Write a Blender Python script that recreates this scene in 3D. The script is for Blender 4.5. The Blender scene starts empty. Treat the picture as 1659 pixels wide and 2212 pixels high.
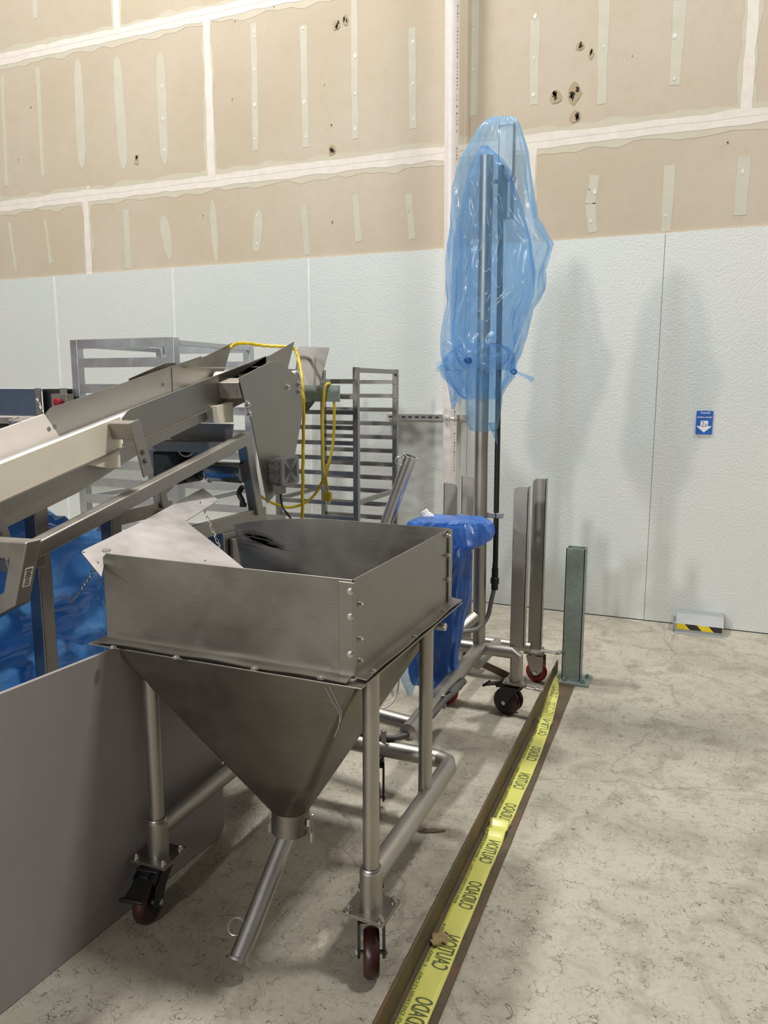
import bpy, bmesh, math, random
from mathutils import Vector, Matrix, noise
random.seed(7)
S = bpy.context.scene
COL = S.collection

# ------------------------------------------------------------------ camera
F_PX, YAW, PITCH, ROLL, EYE = 1674.3, 0.398723, 0.160159, 0.0011041, 1.51573
W_PX, H_PX = 1659.0, 2212.0
fwd = Vector((-math.sin(YAW)*math.cos(PITCH), math.cos(YAW)*math.cos(PITCH), -math.sin(PITCH)))
r0 = fwd.cross(Vector((0, 0, 1))).normalized(); u0 = r0.cross(fwd)
rt = r0*math.cos(ROLL)+u0*math.sin(ROLL); up = -r0*math.sin(ROLL)+u0*math.cos(ROLL)
cam = bpy.data.cameras.new('camera'); camo = bpy.data.objects.new('camera', cam); COL.objects.link(camo)
cam.sensor_fit = 'VERTICAL'; cam.sensor_height = 24.0; cam.lens = 24.0*F_PX/H_PX
cam.clip_start = 0.05; cam.clip_end = 60
M3 = Matrix((rt, up, -fwd)).transposed()
camo.matrix_world = Matrix.Translation((0, 0, EYE)) @ M3.to_4x4()
S.camera = camo

# ------------------------------------------------------------------ light and exposure
S.view_settings.view_transform = 'Standard'
S.view_settings.look = 'None'
S.view_settings.exposure = 0.12
S.view_settings.gamma = 1.0
S.view_settings.use_curve_mapping = False
wd = bpy.data.worlds.new('world'); S.world = wd; wd.use_nodes = True
wd.node_tree.nodes['Background'].inputs[0].default_value = (0.9, 0.95, 1.0, 1)
wd.node_tree.nodes['Background'].inputs[1].default_value = 0.02

def area(name, loc, target, sx, sy, power, color=(1, 0.99, 0.975)):
    l = bpy.data.lights.new(name, 'AREA'); l.shape = 'RECTANGLE'; l.size = sx; l.size_y = sy
    l.energy = power; l.color = color
    o = bpy.data.objects.new(name, l); COL.objects.link(o); o.location = loc
    o.rotation_euler = (Vector(target)-Vector(loc)).to_track_quat('-Z', 'Y').to_euler()
    return o
CEIL = 10.4
for lx_, ly_, lz_, pw, sz in ((-3.5, 3.3, 8.2, 430, .9), (2.6, 3.4, 9.0, 400, .9), (-1.25, -12.0, 5.9, 520, 1.0), (-6.5, -11.0, 6.5, 560, 1.0)):
    area('high_bay_light', (lx_, ly_, lz_), (lx_, ly_, 0) if ly_ > -9 else (-1.0, 4.0, 1.5), 0.5, sz, pw)

# ------------------------------------------------------------------ helpers: geometry
def ray(px, py): return fwd + rt*((px-W_PX/2)/F_PX) - up*((py-H_PX/2)/F_PX)
EYEP = Vector((0, 0, EYE))
def on_plane(px, py, p0, n):
    v = ray(px, py); n = Vector(n); return EYEP + v*((Vector(p0)-EYEP).dot(n)/v.dot(n))
def atz(px, py, z): return on_plane(px, py, (0, 0, z), (0, 0, 1))
def aty(px, py, y): return on_plane(px, py, (0, y, 0), (0, 1, 0))
def atx(px, py, x): return on_plane(px, py, (x, 0, 0), (1, 0, 0))

def perp(d):
    d = d.normalized(); a = Vector((0, 0, 1)) if abs(d.z) < .9 else Vector((1, 0, 0))
    u = d.cross(a).normalized(); return u, d.cross(u).normalized()

class MB:
    def __init__(s): s.v = []; s.f = []; s.mi = []
    def add(s, vs, fs, m=0):
        b = len(s.v); s.v += [Vector(p) for p in vs]
        for f in fs: s.f.append([b+i for i in f]); s.mi.append(m)
        return s
    def box(s, x0, x1, y0, y1, z0, z1, m=0):
        vs = [(x, y, z) for x in (x0, x1) for y in (y0, y1) for z in (z0, z1)]
        return s.add(vs, [(0, 1, 3, 2), (4, 6, 7, 5), (0, 4, 5, 1), (2, 3, 7, 6), (0, 2, 6, 4), (1, 5, 7, 3)], m)
    def obox(s, c, a, b, d, m=0):
        c, a, b, d = map(Vector, (c, a, b, d))
        vs = [c+a*i+b*j+d*k for i in (-1, 1) for j in (-1, 1) for k in (-1, 1)]
        return s.add(vs, [(0, 1, 3, 2), (4, 6, 7, 5), (0, 4, 5, 1), (2, 3, 7, 6), (0, 2, 6, 4), (1, 5, 7, 3)], m)
    def cyl(s, p0, p1, r0, r1=None, n=24, caps=True, m=0):
        r1 = r0 if r1 is None else r1
        p0, p1 = Vector(p0), Vector(p1); u, w = perp(p1-p0)
        vs = [];
        for p, r in ((p0, r0), (p1, r1)):
            for i in range(n):
                a = 2*math.pi*i/n; vs.append(p+u*r*math.cos(a)+w*r*math.sin(a))
        fs = [(i, (i+1) % n, n+(i+1) % n, n+i) for i in range(n)]
        if caps: fs += [tuple(range(n))[::-1], tuple(range(n, 2*n))]
        return s.add(vs, fs, m)
    def lathe(s, o, axis, prof, n=32, m=0):
        o = Vector(o); d = Vector(axis).normalized(); u, w = perp(d); vs = []; k = len(prof)
        for i in range(n):
            a = 2*math.pi*i/n; e = u*math.cos(a)+w*math.sin(a)
            for h, r in prof: vs.append(o+d*h+e*r)
        fs = []
        for i in range(n):
            j = (i+1) % n
            for q in range(k-1): fs.append((i*k+q, j*k+q, j*k+q+1, i*k+q+1))
        return s.add(vs, fs, m)
    def tube(s, pts, r, n=12, closed=False, caps=True, m=0):
        P = [Vector(p) for p in pts]; N = len(P); vs = []
        T = []
        for i in range(N):
            if closed: t = P[(i+1) % N]-P[i-1]
            else: t = P[min(i+1, N-1)]-P[max(i-1, 0)]
            T.append(t.normalized())
        u, w = perp(T[0])
        for i in range(N):
            u = (u-T[i]*u.dot(T[i])).normalized(); w = T[i].cross(u)
            rr = r[i] if isinstance(r, (list, tuple)) else r
            for k in range(n):
                a = 2*math.pi*k/n; vs.append(P[i]+u*rr*math.cos(a)+w*rr*math.sin(a))
        fs = []
        for i in range(N if closed else N-1):
            a = i*n; b = ((i+1) % N)*n
            for k in range(n): fs.append((a+k, a+(k+1) % n, b+(k+1) % n, b+k))
        if caps and not closed: fs += [tuple(range(n))[::-1], tuple(range((N-1)*n, N*n))]
        return s.add(vs, fs, m)
    def sq(s, pts, w, h, side, m=0):
        """mitred rectangular tube; side = vector of the constant lateral direction (width w)"""
        P = [Vector(p) for p in pts]; sd = Vector(side).normalized(); N = len(P); vs = []
        for i in range(N):
            ds = []
            if i > 0: ds.append((P[i]-P[i-1]).normalized())
            if i < N-1: ds.append((P[i+1]-P[i]).normalized())
            t = (ds[0]+ds[-1]).normalized(); nn = sd.cross(t).normalized()
            k = 1/max(.3, t.dot(ds[0]))
            for a, b in ((-1, -1), (1, -1), (1, 1), (-1, 1)): vs.append(P[i]+sd*(w/2*a)+nn*(h/2*b*k))
        fs = []
        for i in range(N-1):
            for k in range(4): fs.append((i*4+k, i*4+(k+1) % 4, i*4+4+(k+1) % 4, i*4+4+k))
        fs += [(3, 2, 1, 0), tuple(range((N-1)*4, N*4))]
        return s.add(vs, fs, m)
    def prism(s, poly, off, m=0):
        P = [Vector(p) for p in poly]; off = Vector(off); n = len(P)
        fs = [tuple(range(n))[::-1], tuple(range(n, 2*n))]+[(i, (i+1) % n, n+(i+1) % n, n+i) for i in range(n)]
        return s.add(P+[p+off for p in P], fs, m)
    def hexhead(s, c, nrm, r, h, m=0):
        c = Vector(c); nrm = Vector(nrm).normalized()
        s.cyl(c, c+nrm*h*.25, r*1.35, n=16, m=m); s.cyl(c, c+nrm*h, r, n=6, m=m)
        return s.cyl(c, c+nrm*h*1.35, r*.5, n=10, m=m)
    def build(s, name, mat, parent=None, smooth=30, bevel=0, seg=2):
        me = bpy.data.meshes.new(name)
        off = Vector((0, 0, 0)); q = parent
        while q is not None: off += q.location; q = q.parent
        me.from_pydata([tuple(p-off) for p in s.v], [], s.f)
        mats = mat if isinstance(mat, (list, tuple)) else [mat]
        for mm in mats: me.materials.append(mm)
        if len(mats) > 1:
            for p, k in zip(me.polygons, s.mi): p.material_index = k
        me.validate()
        bm = bmesh.new(); bm.from_mesh(me); bmesh.ops.recalc_face_normals(bm, faces=bm.faces[:]); bm.to_mesh(me); bm.free()
        if smooth:
            me.shade_smooth(); me.set_sharp_from_angle(angle=math.radians(smooth))
        o = bpy.data.objects.new(name, me); COL.objects.link(o)
        if parent is not None: o.parent = parent
        if bevel:
            b = o.modifiers.new('bevel', 'BEVEL'); b.width = bevel; b.segments = seg; b.limit_method = 'ANGLE'; b.angle_limit = math.radians(40)
        return o

def tag(o, label=None, cat=None, group=None, kind=None):
    if label: o['label'] = label
    if cat: o['category'] = cat
    if group: o['group'] = group
    if kind: o['kind'] = kind
    return o
def thing(name, label, cat, loc, group=None):
    o = bpy.data.objects.new(name, None); o.empty_display_size = .05; COL.objects.link(o); o.location = loc
    return tag(o, label, cat, group)
def struct(o, label=None): o['kind'] = 'structure'; (label and tag(o, label, 'structure')); return o

def fillet(pts, r, n=5):
    """round the corners of a closed list of 3-D points lying in a plane"""
    P = [Vector(p) for p in pts]; out = []; N = len(P)
    for i in range(N):
        a, b, c = P[i-1], P[i], P[(i+1) % N]
        rr = r[i] if isinstance(r, (list, tuple)) else r
        if rr <= 0: out.append(b); continue
        d1 = (a-b); d2 = (c-b); k = min(rr, d1.length*.45, d2.length*.45)
        p, q = b+d1.normalized()*k, b+d2.normalized()*k
        for j in range(n+1):
            t = j/n; out.append(p*(1-t)**2+b*2*t*(1-t)+q*t*t)
    return out
def smoothpath(pts, n=8):
    P = [Vector(p) for p in pts]; out = []
    for i in range(len(P)-1):
        p0 = P[max(i-1, 0)]; p1 = P[i]; p2 = P[i+1]; p3 = P[min(i+2, len(P)-1)]
        for j in range(n):
            t = j/n
            out.append(.5*((2*p1)+(p2-p0)*t+(2*p0-5*p1+4*p2-p3)*t*t+(3*p1-p0-3*p2+p3)*t**3))
    out.append(P[-1]); return out

# ------------------------------------------------------------------ helpers: materials
def newmat(name):
    m = bpy.data.materials.new(name); m.use_nodes = True; nt = m.node_tree
    return m, nt, nt.nodes['Principled BSDF']
def N(nt, t, **kw):
    n = nt.nodes.new(t)
    for k, v in kw.items():
        if k in n.inputs.keys(): n.inputs[k].default_value = v
        else: setattr(n, k, v)
    return n
def coords(nt, scale=(1, 1, 1)):
    tc = N(nt, 'ShaderNodeNewGeometry'); mp = N(nt, 'ShaderNodeMapping'); mp.inputs['Scale'].default_value = scale
    nt.links.new(tc.outputs['Position'], mp.inputs['Vector']); return mp.outputs['Vector']
def noise_tex(nt, vec, scale, detail=4, rough=.5, dist=0):
    n = N(nt, 'ShaderNodeTexNoise'); n.inputs['Scale'].default_value = scale; n.inputs['Detail'].default_value = detail
    n.inputs['Roughness'].default_value = rough; n.inputs['Distortion'].default_value = dist
    nt.links.new(vec, n.inputs['Vector']); return n.outputs['Fac']
def ramp(nt, fac, stops):
    r = N(nt, 'ShaderNodeValToRGB'); e = r.color_ramp.elements
    while len(e) < len(stops): e.new(.5)
    for i, (p, c) in enumerate(stops):
        e[i].position = p; e[i].color = (*c, 1) if len(c) == 3 else c
    nt.links.new(fac, r.inputs['Fac']); return r.outputs['Color']
def mixc(nt, fac, a, b, mode='MIX'):
    m = N(nt, 'ShaderNodeMix', data_type='RGBA', blend_type=mode)
    for k, v in ((0, fac), (6, a), (7, b)):
        if hasattr(v, 'default_value') or hasattr(v, 'is_linked'): nt.links.new(v, m.inputs[k])
        else: m.inputs[k].default_value = v if k == 0 else ((*v, 1) if len(v) == 3 else v)
    return m.outputs[2]
def bump(nt, p, h, strength=.3, dist=.01):
    b = N(nt, 'ShaderNodeBump'); b.inputs['Strength'].default_value = strength; b.inputs['Distance'].default_value = dist
    nt.links.new(h, b.inputs['Height']); nt.links.new(b.outputs['Normal'], p.inputs['Normal'])
def lin(r, g, b):
    f = lambda c: ((c/255+.055)/1.055)**2.4 if c/255 > .04045 else c/255/12.92
    return (f(r), f(g), f(b))

def metal(name, col, rough=.36, var=.12, brush=(3, 3, 60), metallic=1.0, bmp=.05):
    m, nt, p = newmat(name)
    a = noise_tex(nt, coords(nt, (1, 1, 1)), 5, 5, .6, .4)
    b = noise_tex(nt, coords(nt, brush), 8, 3, .6)
    c1 = tuple(c*(1-var) for c in col); c2 = tuple(min(1, c*(1+var)) for c in col)
    k = mixc(nt, .35, ramp(nt, a, [(.3, c1), (.7, c2)]), ramp(nt, b, [(.3, c1), (.7, c2)]))
    nt.links.new(k, p.inputs['Base Color'])
    rr = ramp(nt, a, [(.25, (rough*.8,)*3), (.75, (min(1, rough*1.25),)*3)]); nt.links.new(rr, p.inputs['Roughness'])
    p.inputs['Metallic'].default_value = metallic
    bump(nt, p, b, bmp, .002)
    return m
def plain(name, col, rough=.5, metallic=0, var=.06, scale=12, bmp=0.0, bscale=200, spec=.5, coat=0):
    m, nt, p = newmat(name)
    a = noise_tex(nt, coords(nt), scale, 4, .6)
    nt.links.new(ramp(nt, a, [(.3, tuple(c*(1-var) for c in col)), (.7, tuple(min(1, c*(1+var)) for c in col))]), p.inputs['Base Color'])
    p.inputs['Roughness'].default_value = rough; p.inputs['Metallic'].default_value = metallic
    p.inputs['Specular IOR Level'].default_value = spec; p.inputs['Coat Weight'].default_value = coat
    if bmp: bump(nt, p, noise_tex(nt, coords(nt), bscale, 2, .5), bmp, .003)
    return m
def film(name, tint, body, fac, rough=.16, wr=14, fold=(1, 1, .35)):
    """thin crumpled polyethylene: part of the light passes straight through, tinted"""
    m, nt, p = newmat(name); out = nt.nodes['Material Output']
    vec = coords(nt, fold)
    n1 = noise_tex(nt, vec, wr, 3, .55, .8)
    rg = N(nt, 'ShaderNodeTexNoise'); rg.noise_type = 'RIDGED_MULTIFRACTAL'; rg.inputs['Scale'].default_value = wr*.8; rg.inputs['Detail'].default_value = 3
    rg.inputs['Distortion'].default_value = .5; nt.links.new(vec, rg.inputs['Vector'])
    bump(nt, p, rg.outputs['Fac'], .85, .02)
    nt.links.new(mixc(nt, ramp(nt, n1, [(.3, (0, 0, 0)), (.7, (1, 1, 1))]), body, tuple(min(1, c*1.5+.02) for c in body)), p.inputs['Base Color'])
    p.inputs['Roughness'].default_value = rough; p.inputs['Specular IOR Level'].default_value = .8
    p.inputs['Coat Weight'].default_value = .4; p.inputs['Coat Roughness'].default_value = .1
    tr = N(nt, 'ShaderNodeBsdfTransparent'); tr.inputs[0].default_value = (*tint, 1)
    tl = N(nt, 'ShaderNodeBsdfTranslucent'); tl.inputs[0].default_value = (*[min(1, c*1.6) for c in body], 1)
    m1 = N(nt, 'ShaderNodeMixShader'); m1.inputs[0].default_value = .35
    nt.links.new(p.outputs[0], m1.inputs[1]); nt.links.new(tl.outputs[0], m1.inputs[2])
    mx = N(nt, 'ShaderNodeMixShader')
    mx.inputs[0].default_value = fac
    fr = N(nt, 'ShaderNodeLayerWeight'); fr.inputs[0].default_value = .35
    mm = N(nt, 'ShaderNodeMapRange'); mm.inputs['To Min'].default_value = fac; mm.inputs['To Max'].default_value = min(1, fac+.28)
    nt.links.new(fr.outputs['Facing'], mm.inputs['Value']); nt.links.new(mm.outputs[0], mx.inputs[0])
    nt.links.new(tr.outputs[0], mx.inputs[1]); nt.links.new(m1.outputs[0], mx.inputs[2])
    nt.links.new(mx.outputs[0], out.inputs['Surface'])
    return m

STEEL = metal('brushed_steel', (.32, .30, .27), .40)
STEELV = metal('brushed_steel_sheet', (.29, .275, .247), .42, .16, (2, 2, 30))
TUBE = metal('satin_steel_tube', (.42, .395, .36), .43, .10, (30, 30, 2))
BRIGHT = metal('bright_steel', (.62, .60, .57), .31, .1, (20, 20, 20))
FRAME = metal('satin_frame_steel', (.38, .355, .32), .42, .10, (4, 30, 4))
ALU = metal('scuffed_aluminium', (.47, .45, .445), .50, .10, (3, 3, 3), bmp=.15)
RACKM = metal('rack_aluminium', (.62, .64, .67), .34, .08, (20, 2, 20))
RACKD = metal('rack_steel', (.33, .315, .30), .32, .10, (2, 20, 20))
GALV = metal('galvanised_steel', (.26, .31, .29), .50, .30, (6, 6, 9), metallic=.75)
BLK = plain('black_plastic', (.012, .012, .013), .42)
DARK = plain('dark_recess', (.02, .02, .02), .6)
RUBBER = plain('red_brown_polyurethane', (.040, .010, .009), .36, var=.4)
REDW = plain('red_polyurethane', (.45, .012, .02), .35)
HUBG = plain('grey_hub', (.16, .165, .16), .5)
HDPE = plain('cream_plastic', lin(250, 242, 220), .42, var=.03)
HDPEW = plain('white_plastic', lin(222, 214, 206), .42, var=.03)
GREYP = plain('grey_sheet_plastic', (.30, .272, .268), .55, var=.06, scale=3, bmp=.15, bscale=700)
PVC = plain('white_pvc', lin(228, 220, 214), .38, var=.05, scale=20)
YEL = plain('yellow_rubber', lin(205, 178, 20), .45, var=.1)
HORN = plain('grey_cast_housing', (.12, .12, .115), .55, var=.5, scale=60, bmp=.3, bscale=120)
HORNF = plain('grey_grille', (.17, .17, .17), .5)
GHOSE = plain('grey_conduit', (.22, .22, .215), .5)
DHOSE = plain('dark_grey_hose', (.07, .068, .065), .5)
BLUEM = metal('motor_steel', (.34, .39, .46), .2, .1, (30, 2, 2))
STAMP = plain('black_print', (.02, .02, .02), .6)
WHITEP = plain('white_print', (.82, .82, .82), .6)
SIGNB = plain('sign_blue', lin(0, 84, 178), .4, var=.02)
REDB = plain('red_button', lin(150, 30, 45), .4)
FILM_UP = film('clear_blue_film', (.84, .92, 1.0), lin(150, 188, 232), .24, .18, 9)
FILM_IN = film('folded_blue_film', (.82, .91, 1.0), lin(120, 172, 230), .15, .18, 10)
FILM_LO = film('layered_blue_film', (.26, .46, .84), lin(66, 118, 190), .74, .28, 7, (1, 1, .5))
FILM_PILE = film('blue_cover_film', (.10, .28, .75), lin(92, 158, 218), .86, .12, 6, (1, 1, .8))

# floor concrete
def mat_floor():
    m, nt, p = newmat('worn_concrete'); v = coords(nt)
    big = noise_tex(nt, v, .9, 5, .6, .6); mid = noise_tex(nt, v, 5.5, 6, .65, .8); fine = noise_tex(nt, v, 60, 5, .7)
    st = noise_tex(nt, coords(nt, (2.2, 14, 1)), 5, 6, .72, 1.5)
    c = ramp(nt, big, [(.30, lin(150, 143, 128)), (.70, lin(186, 180, 163))])
    c = mixc(nt, ramp(nt, mid, [(.36, (.55,)*3), (.52, (0, 0, 0))]), c, lin(128, 120, 104))
    c = mixc(nt, ramp(nt, st, [(.60, (0, 0, 0)), (.72, (.35,)*3)]), c, lin(112, 104, 92))
    c = mixc(nt, ramp(nt, fine, [(.3, (.30,)*3), (.55, (0, 0, 0))]), c, lin(120, 112, 98))
    # small pitted scratches
    vo = N(nt, 'ShaderNodeTexVoronoi', feature='DISTANCE_TO_EDGE'); vo.inputs['Scale'].default_value = 34
    wv = N(nt, 'ShaderNodeVectorMath', operation='ADD')
    nz = N(nt, 'ShaderNodeTexNoise'); nz.inputs['Scale'].default_value = 16; nz.inputs['Detail'].default_value = 4
    sc = N(nt, 'ShaderNodeVectorMath', operation='SCALE'); sc.inputs['Scale'].default_value = .12
    nt.links.new(v, nz.inputs['Vector']); nt.links.new(nz.outputs['Color'], sc.inputs[0])
    nt.links.new(v, wv.inputs[0]); nt.links.new(sc.outputs[0], wv.inputs[1]); nt.links.new(wv.outputs[0], vo.inputs['Vector'])
    edge = ramp(nt, vo.outputs['Distance'], [(.0, (1, 1, 1)), (.035, (0, 0, 0))])
    gate = ramp(nt, noise_tex(nt, v, 19, 4, .6), [(.47, (0, 0, 0)), (.56, (1, 1, 1))])
    pit = mixc(nt, 1.0, edge, gate, 'MULTIPLY')
    c = mixc(nt, pit, c, lin(62, 54, 46))
    # long hairline cracks
    v2 = N(nt, 'ShaderNodeTexVoronoi', feature='DISTANCE_TO_EDGE'); v2.inputs['Scale'].default_value = .55
    wv2 = N(nt, 'ShaderNodeVectorMath', operation='ADD'); sc2 = N(nt, 'ShaderNodeVectorMath', operation='SCALE'); sc2.inputs['Scale'].default_value = .5
    nz2 = N(nt, 'ShaderNodeTexNoise'); nz2.inputs['Scale'].default_value = 2.2; nz2.inputs['Detail'].default_value = 6
    nt.links.new(v, nz2.inputs['Vector']); nt.links.new(nz2.outputs['Color'], sc2.inputs[0])
    nt.links.new(v, wv2.inputs[0]); nt.links.new(sc2.outputs[0], wv2.inputs[1]); nt.links.new(wv2.outputs[0], v2.inputs['Vector'])
    c = mixc(nt, ramp(nt, v2.outputs['Distance'], [(.0, (.42,)*3), (.003, (0, 0, 0))]), c, lin(95, 86, 74))
    nt.links.new(c, p.inputs['Base Color'])
    nt.links.new(ramp(nt, mid, [(.3, (.72,)*3), (.7, (.5,)*3)]), p.inputs['Roughness'])
    bump(nt, p, fine, .25, .003)
    return m
def mat_drywall():
    m, nt, p = newmat('drywall_paper'); v = coords(nt)
    a = noise_tex(nt, v, .8, 5, .6); b = noise_tex(nt, v, 9, 5, .7); f = noise_tex(nt, coords(nt, (1, 1, .25)), 260, 2)
    c = ramp(nt, a, [(.3, lin(189, 175, 152)), (.7, lin(201, 188, 170))])
    c = mixc(nt, ramp(nt, b, [(.25, (.35,)*3), (.5, (0, 0, 0))]), c, lin(182, 166, 138))
    c = mixc(nt, ramp(nt, f, [(.3, (.25,)*3), (.6, (0, 0, 0))]), c, lin(176, 162, 138))
    nt.links.new(c, p.inputs['Base Color']); p.inputs['Roughness'].default_value = .85
    bump(nt, p, f, .1, .002); return m
def mat_panel():
    m, nt, p = newmat('pebbled_white_panel'); v = coords(nt)
    a = noise_tex(nt, v, .9, 4, .6); pb = noise_tex(nt, v, 75, 2, .5)
    c = ramp(nt, a, [(.3, lin(205, 212, 209)), (.7, lin(216, 217, 213))])
    c = mixc(nt, ramp(nt, pb, [(.35, (.22,)*3), (.6, (0, 0, 0))]), c, lin(192, 198, 194))
    nt.links.new(c, p.inputs['Base Color']); p.inputs['Roughness'].default_value = .42
    bump(nt, p, pb, .45, .004); return m
FLOORM = mat_floor(); DRY = mat_drywall(); PANEL = mat_panel()
MUD = plain('joint_compound', lin(224, 216, 206), .8, var=.06, scale=14)
MUDT = plain('thin_joint_compound', lin(200, 192, 172), .8, var=.03, scale=9)
MUDG = plain('grey_joint_compound', lin(198, 194, 176), .75, var=.04, scale=9)
HOLE = plain('torn_hole', (.04, .03, .025), .9)
TORN = plain('torn_paper', lin(176, 158, 128), .9)
CEILM = plain('ceiling_deck', (.22, .22, .22), .8)
WALLP = plain('far_wall_paint', (.16, .155, .15), .8)

# ------------------------------------------------------------------ structure
WY = 5.198
X0, X1, Y0 = -9.0, 7.0, -16.0
struct(MB().box(X0, X1, Y0, WY+.2, -.1, 0).build('floor', FLOORM, smooth=0), 'worn grey concrete floor with scratches and hairline cracks')
struct(MB().box(X0, X1, Y0, WY+.2, CEIL, CEIL+.1).build('ceiling', CEILM, smooth=0), 'high ceiling')
struct(MB().box(X0-.1, X0, Y0, WY+.2, 0, CEIL).build('wall_left', WALLP, smooth=0), 'left wall')
struct(MB().box(X1, X1+.1, Y0, WY+.2, 0, CEIL).build('wall_right', WALLP, smooth=0), 'right wall')
struct(MB().box(X0, X1, Y0-.1, Y0, 0, CEIL).build('wall_front', WALLP, smooth=0), 'wall behind the camera')

wall = MB(); wall.box(X0, X1, WY+.012, WY+.2, 0, CEIL)
def wpt(px, py, d=0): p = aty(px, py, WY+.012-d); return p
def blob(poly, d, m):
    n = len(poly); wall.add([(p[0], WY+.012-d, p[1]) for p in poly]+[(p[0], WY+.013, p[1]) for p in poly],
                            [tuple(range(n))]+[(i, (i+1) % n, n+(i+1) % n, n+i) for i in range(n)], m)
def band(a, b, w0, w1, jag, d, m, seg=.05, round_=0):
    """irregular trowelled strip from a to b (x,z on the wall)"""
    a, b = Vector(a), Vector(b); L = (b-a).length; k = max(4, int(L/seg)); t = (b-a)/L; n = Vector((-t.y, t.x))
    A, B = [], []; ph = random.random()*50
    for i in range(k+1):
        u = i/k; w = (w0+(w1-w0)*u)/2
        if round_: w *= (max(.0, 1-abs(2*u-1)**round_))**.5+.03
        p = a+(b-a)*u
        A.append(p+n*(w+jag*noise.noise(Vector((i*.37*seg/.05, ph, 0))))); B.append(p-n*(w+jag*noise.noise(Vector((i*.41*seg/.05, ph+9, 3)))))
    for i in range(k):
        q = [A[i], A[i+1], B[i+1], B[i]]
        wall.add([(p.x, WY+.012-d, p.y) for p in q], [(0, 1, 2, 3)], m)
def pband(x0, y0, x1, y1, w0, w1, jag=.004, d=.0012, m=2, seg=.05, round_=0):
    p, q = wpt(x0, y0), wpt(x1, y1); band((p.x, p.z), (q.x, q.z), w0, w1, jag, d, m, seg, round_)
# wide feathered coats, then the bright tape coats
for z in (3.055, 4.275, 5.5):
    zz = {3.055: 3.055, 4.275: 4.215, 5.5: 5.43}[z]
    band((X0, zz), (X1, zz), .15, .15, .035, .0008, 3, .05)
    band((X0, zz), (X1, zz), .085, .085, .012, .0016, 1, .04)
    band((X0, zz+.012), (X1, zz+.012), .02, .02, .006, .0022, 1, .04)
for xs, z0, z1 in (((-6.08, -4.857, -1.175, 1.265), 2.44, 3.02), ((-6.05, -3.615, .065, 1.3), 3.09, 4.18), ((-4.44, -1.9, 1.0), 4.25, 5.4)):
    for x in xs:
        band((x, z0), (x, z1), .10, .08, .03, .001, 3, .05); band((x, z0), (x, z1), .062, .058, .012, .0018, 1, .05)
# screw-line patches of the lower and middle sheets (pixel ends in the photograph)
for a in ((20, 480, 35, 585, .035, .035), (97, 474, 110, 570, .035, .035), (352, 465, 368, 563, .10, .07, 3), (272, 452, 278, 580, .055, .06),
          (458, 430, 468, 568, .06, .05, 3), (560, 452, 553, 546, .075, .08, 3), (656, 440, 664, 551, .055, .05), (767, 420, 775, 522, .05, .05),
          (883, 418, 890, 517, .05, .05), (1285, 378, 1275, 440, .06, .06), (1275, 440, 1281, 502, .06, .055), (1447, 357, 1438, 500, .065, .06), (1608, 336, 1598, 465, .07, .07),
          (5, 165, 15, 402, .04, .04), (81, 145, 93, 380, .045, .04), (167, 125, 178, 366, .08, .09, 4), (252, 120, 268, 368, .09, .09, 4),
          (345, 112, 356, 358, .09, .075, 4), (548, 50, 552, 325, .05, .05), (655, 55, 661, 318, .055, .05), (765, 0, 767, 300, .05, .05),
          (890, 60, 892, 278, .05, .05), (1026, 0, 1022, 250, .06, .055), (1156, 40, 1153, 226, .06, .055), (1305, 0, 1299, 225, .065, .055),
          (1470, 0, 1457, 184, .075, .06), (75, -40, 76, 40, .05, .04), (1550, -60, 1548, -5, .05, .05)):
    pband(*a[:6], jag=.006, d=.0009, m=2, seg=.03, round_=a[6] if len(a) > 6 else 0)
for px, py in ((549, 68), (549, 78), (549, 150), (550, 228), (551, 300), (654, 60), (657, 220), (661, 296), (767, 120), (767, 202), (767, 278), (350, 186), (352, 256), (355, 325),
               (892, 90), (892, 180), (893, 258), (1023, 65), (1021, 150), (1157, 35), (1154, 125), (1152, 205), (1305, 100), (1458, 78), (1457, 170), (555, 465), (554, 526), (657, 462), (1604, 370), (1284, 415), (1276, 478), (1438, 466), (190, 405)):
    p = wpt(px, py); r = random.uniform(.006, .013)
    blob([(p.x+r*math.cos(t)*random.uniform(.6, 1.2), p.z+1.5*r*math.sin(t)*random.uniform(.6, 1.2)) for t in [k*math.pi/4 for k in range(8)]], .0022, 1)
def hole(px, py, r, tall=1.0, torn=True):
    p = wpt(px, py)
    if torn: blob([(p.x+1.3*r*math.cos(t)*random.uniform(.8, 1.2), p.z-.2*r+1.5*r*tall*math.sin(t)*random.uniform(.8, 1.2)) for t in [k*math.pi/6 for k in range(12)]], .0026, 4)
    for q in range(3 if torn else 1):
        ox, oz = random.uniform(-.7, .7)*r*(torn), random.uniform(-.8, .8)*r*tall*(torn)
        blob([(p.x+ox+.5*r*math.cos(t)*random.uniform(.3, 1.3), p.z+oz+.7*r*tall*math.sin(t)*random.uniform(.3, 1.4)) for t in [k*math.pi/5 for k in range(10)]], .0032, 5)
for h in ((727, 52, .022), (746, 42, .016, 1.5), (717, 322, .022, 1.2), (295, 345, .016, 1.5), (1253, 98, .018), (1201, 206, .028), (1241, 200, .03, 1.3), (1243, 250, .026), (716, 270, .01, 1, False),
          (701, 183, .005, 1, False), (718, 480, .009, 1.5, False), (67, 232, .010, 1, False), (40, 345, .006, 1, False), (439, 465, .006, 1, False), (1277, 115, .012, 1.6), (592, 15, .006, 1, False), (1572, 308, .009, 1, False), (1273, 409, .006, 1, False), (882, 458, .005, 1, False), (508, 46, .006, 1, False), (1366, 121, .004, 1, False), (502, 215, .004, 3, False)):
    hole(*h)
struct(wall.build('wall_back', [DRY, MUD, MUDG, MUDT, TORN, HOLE], smooth=0), 'unfinished tan drywall with white taped joints and screw patches')
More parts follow.
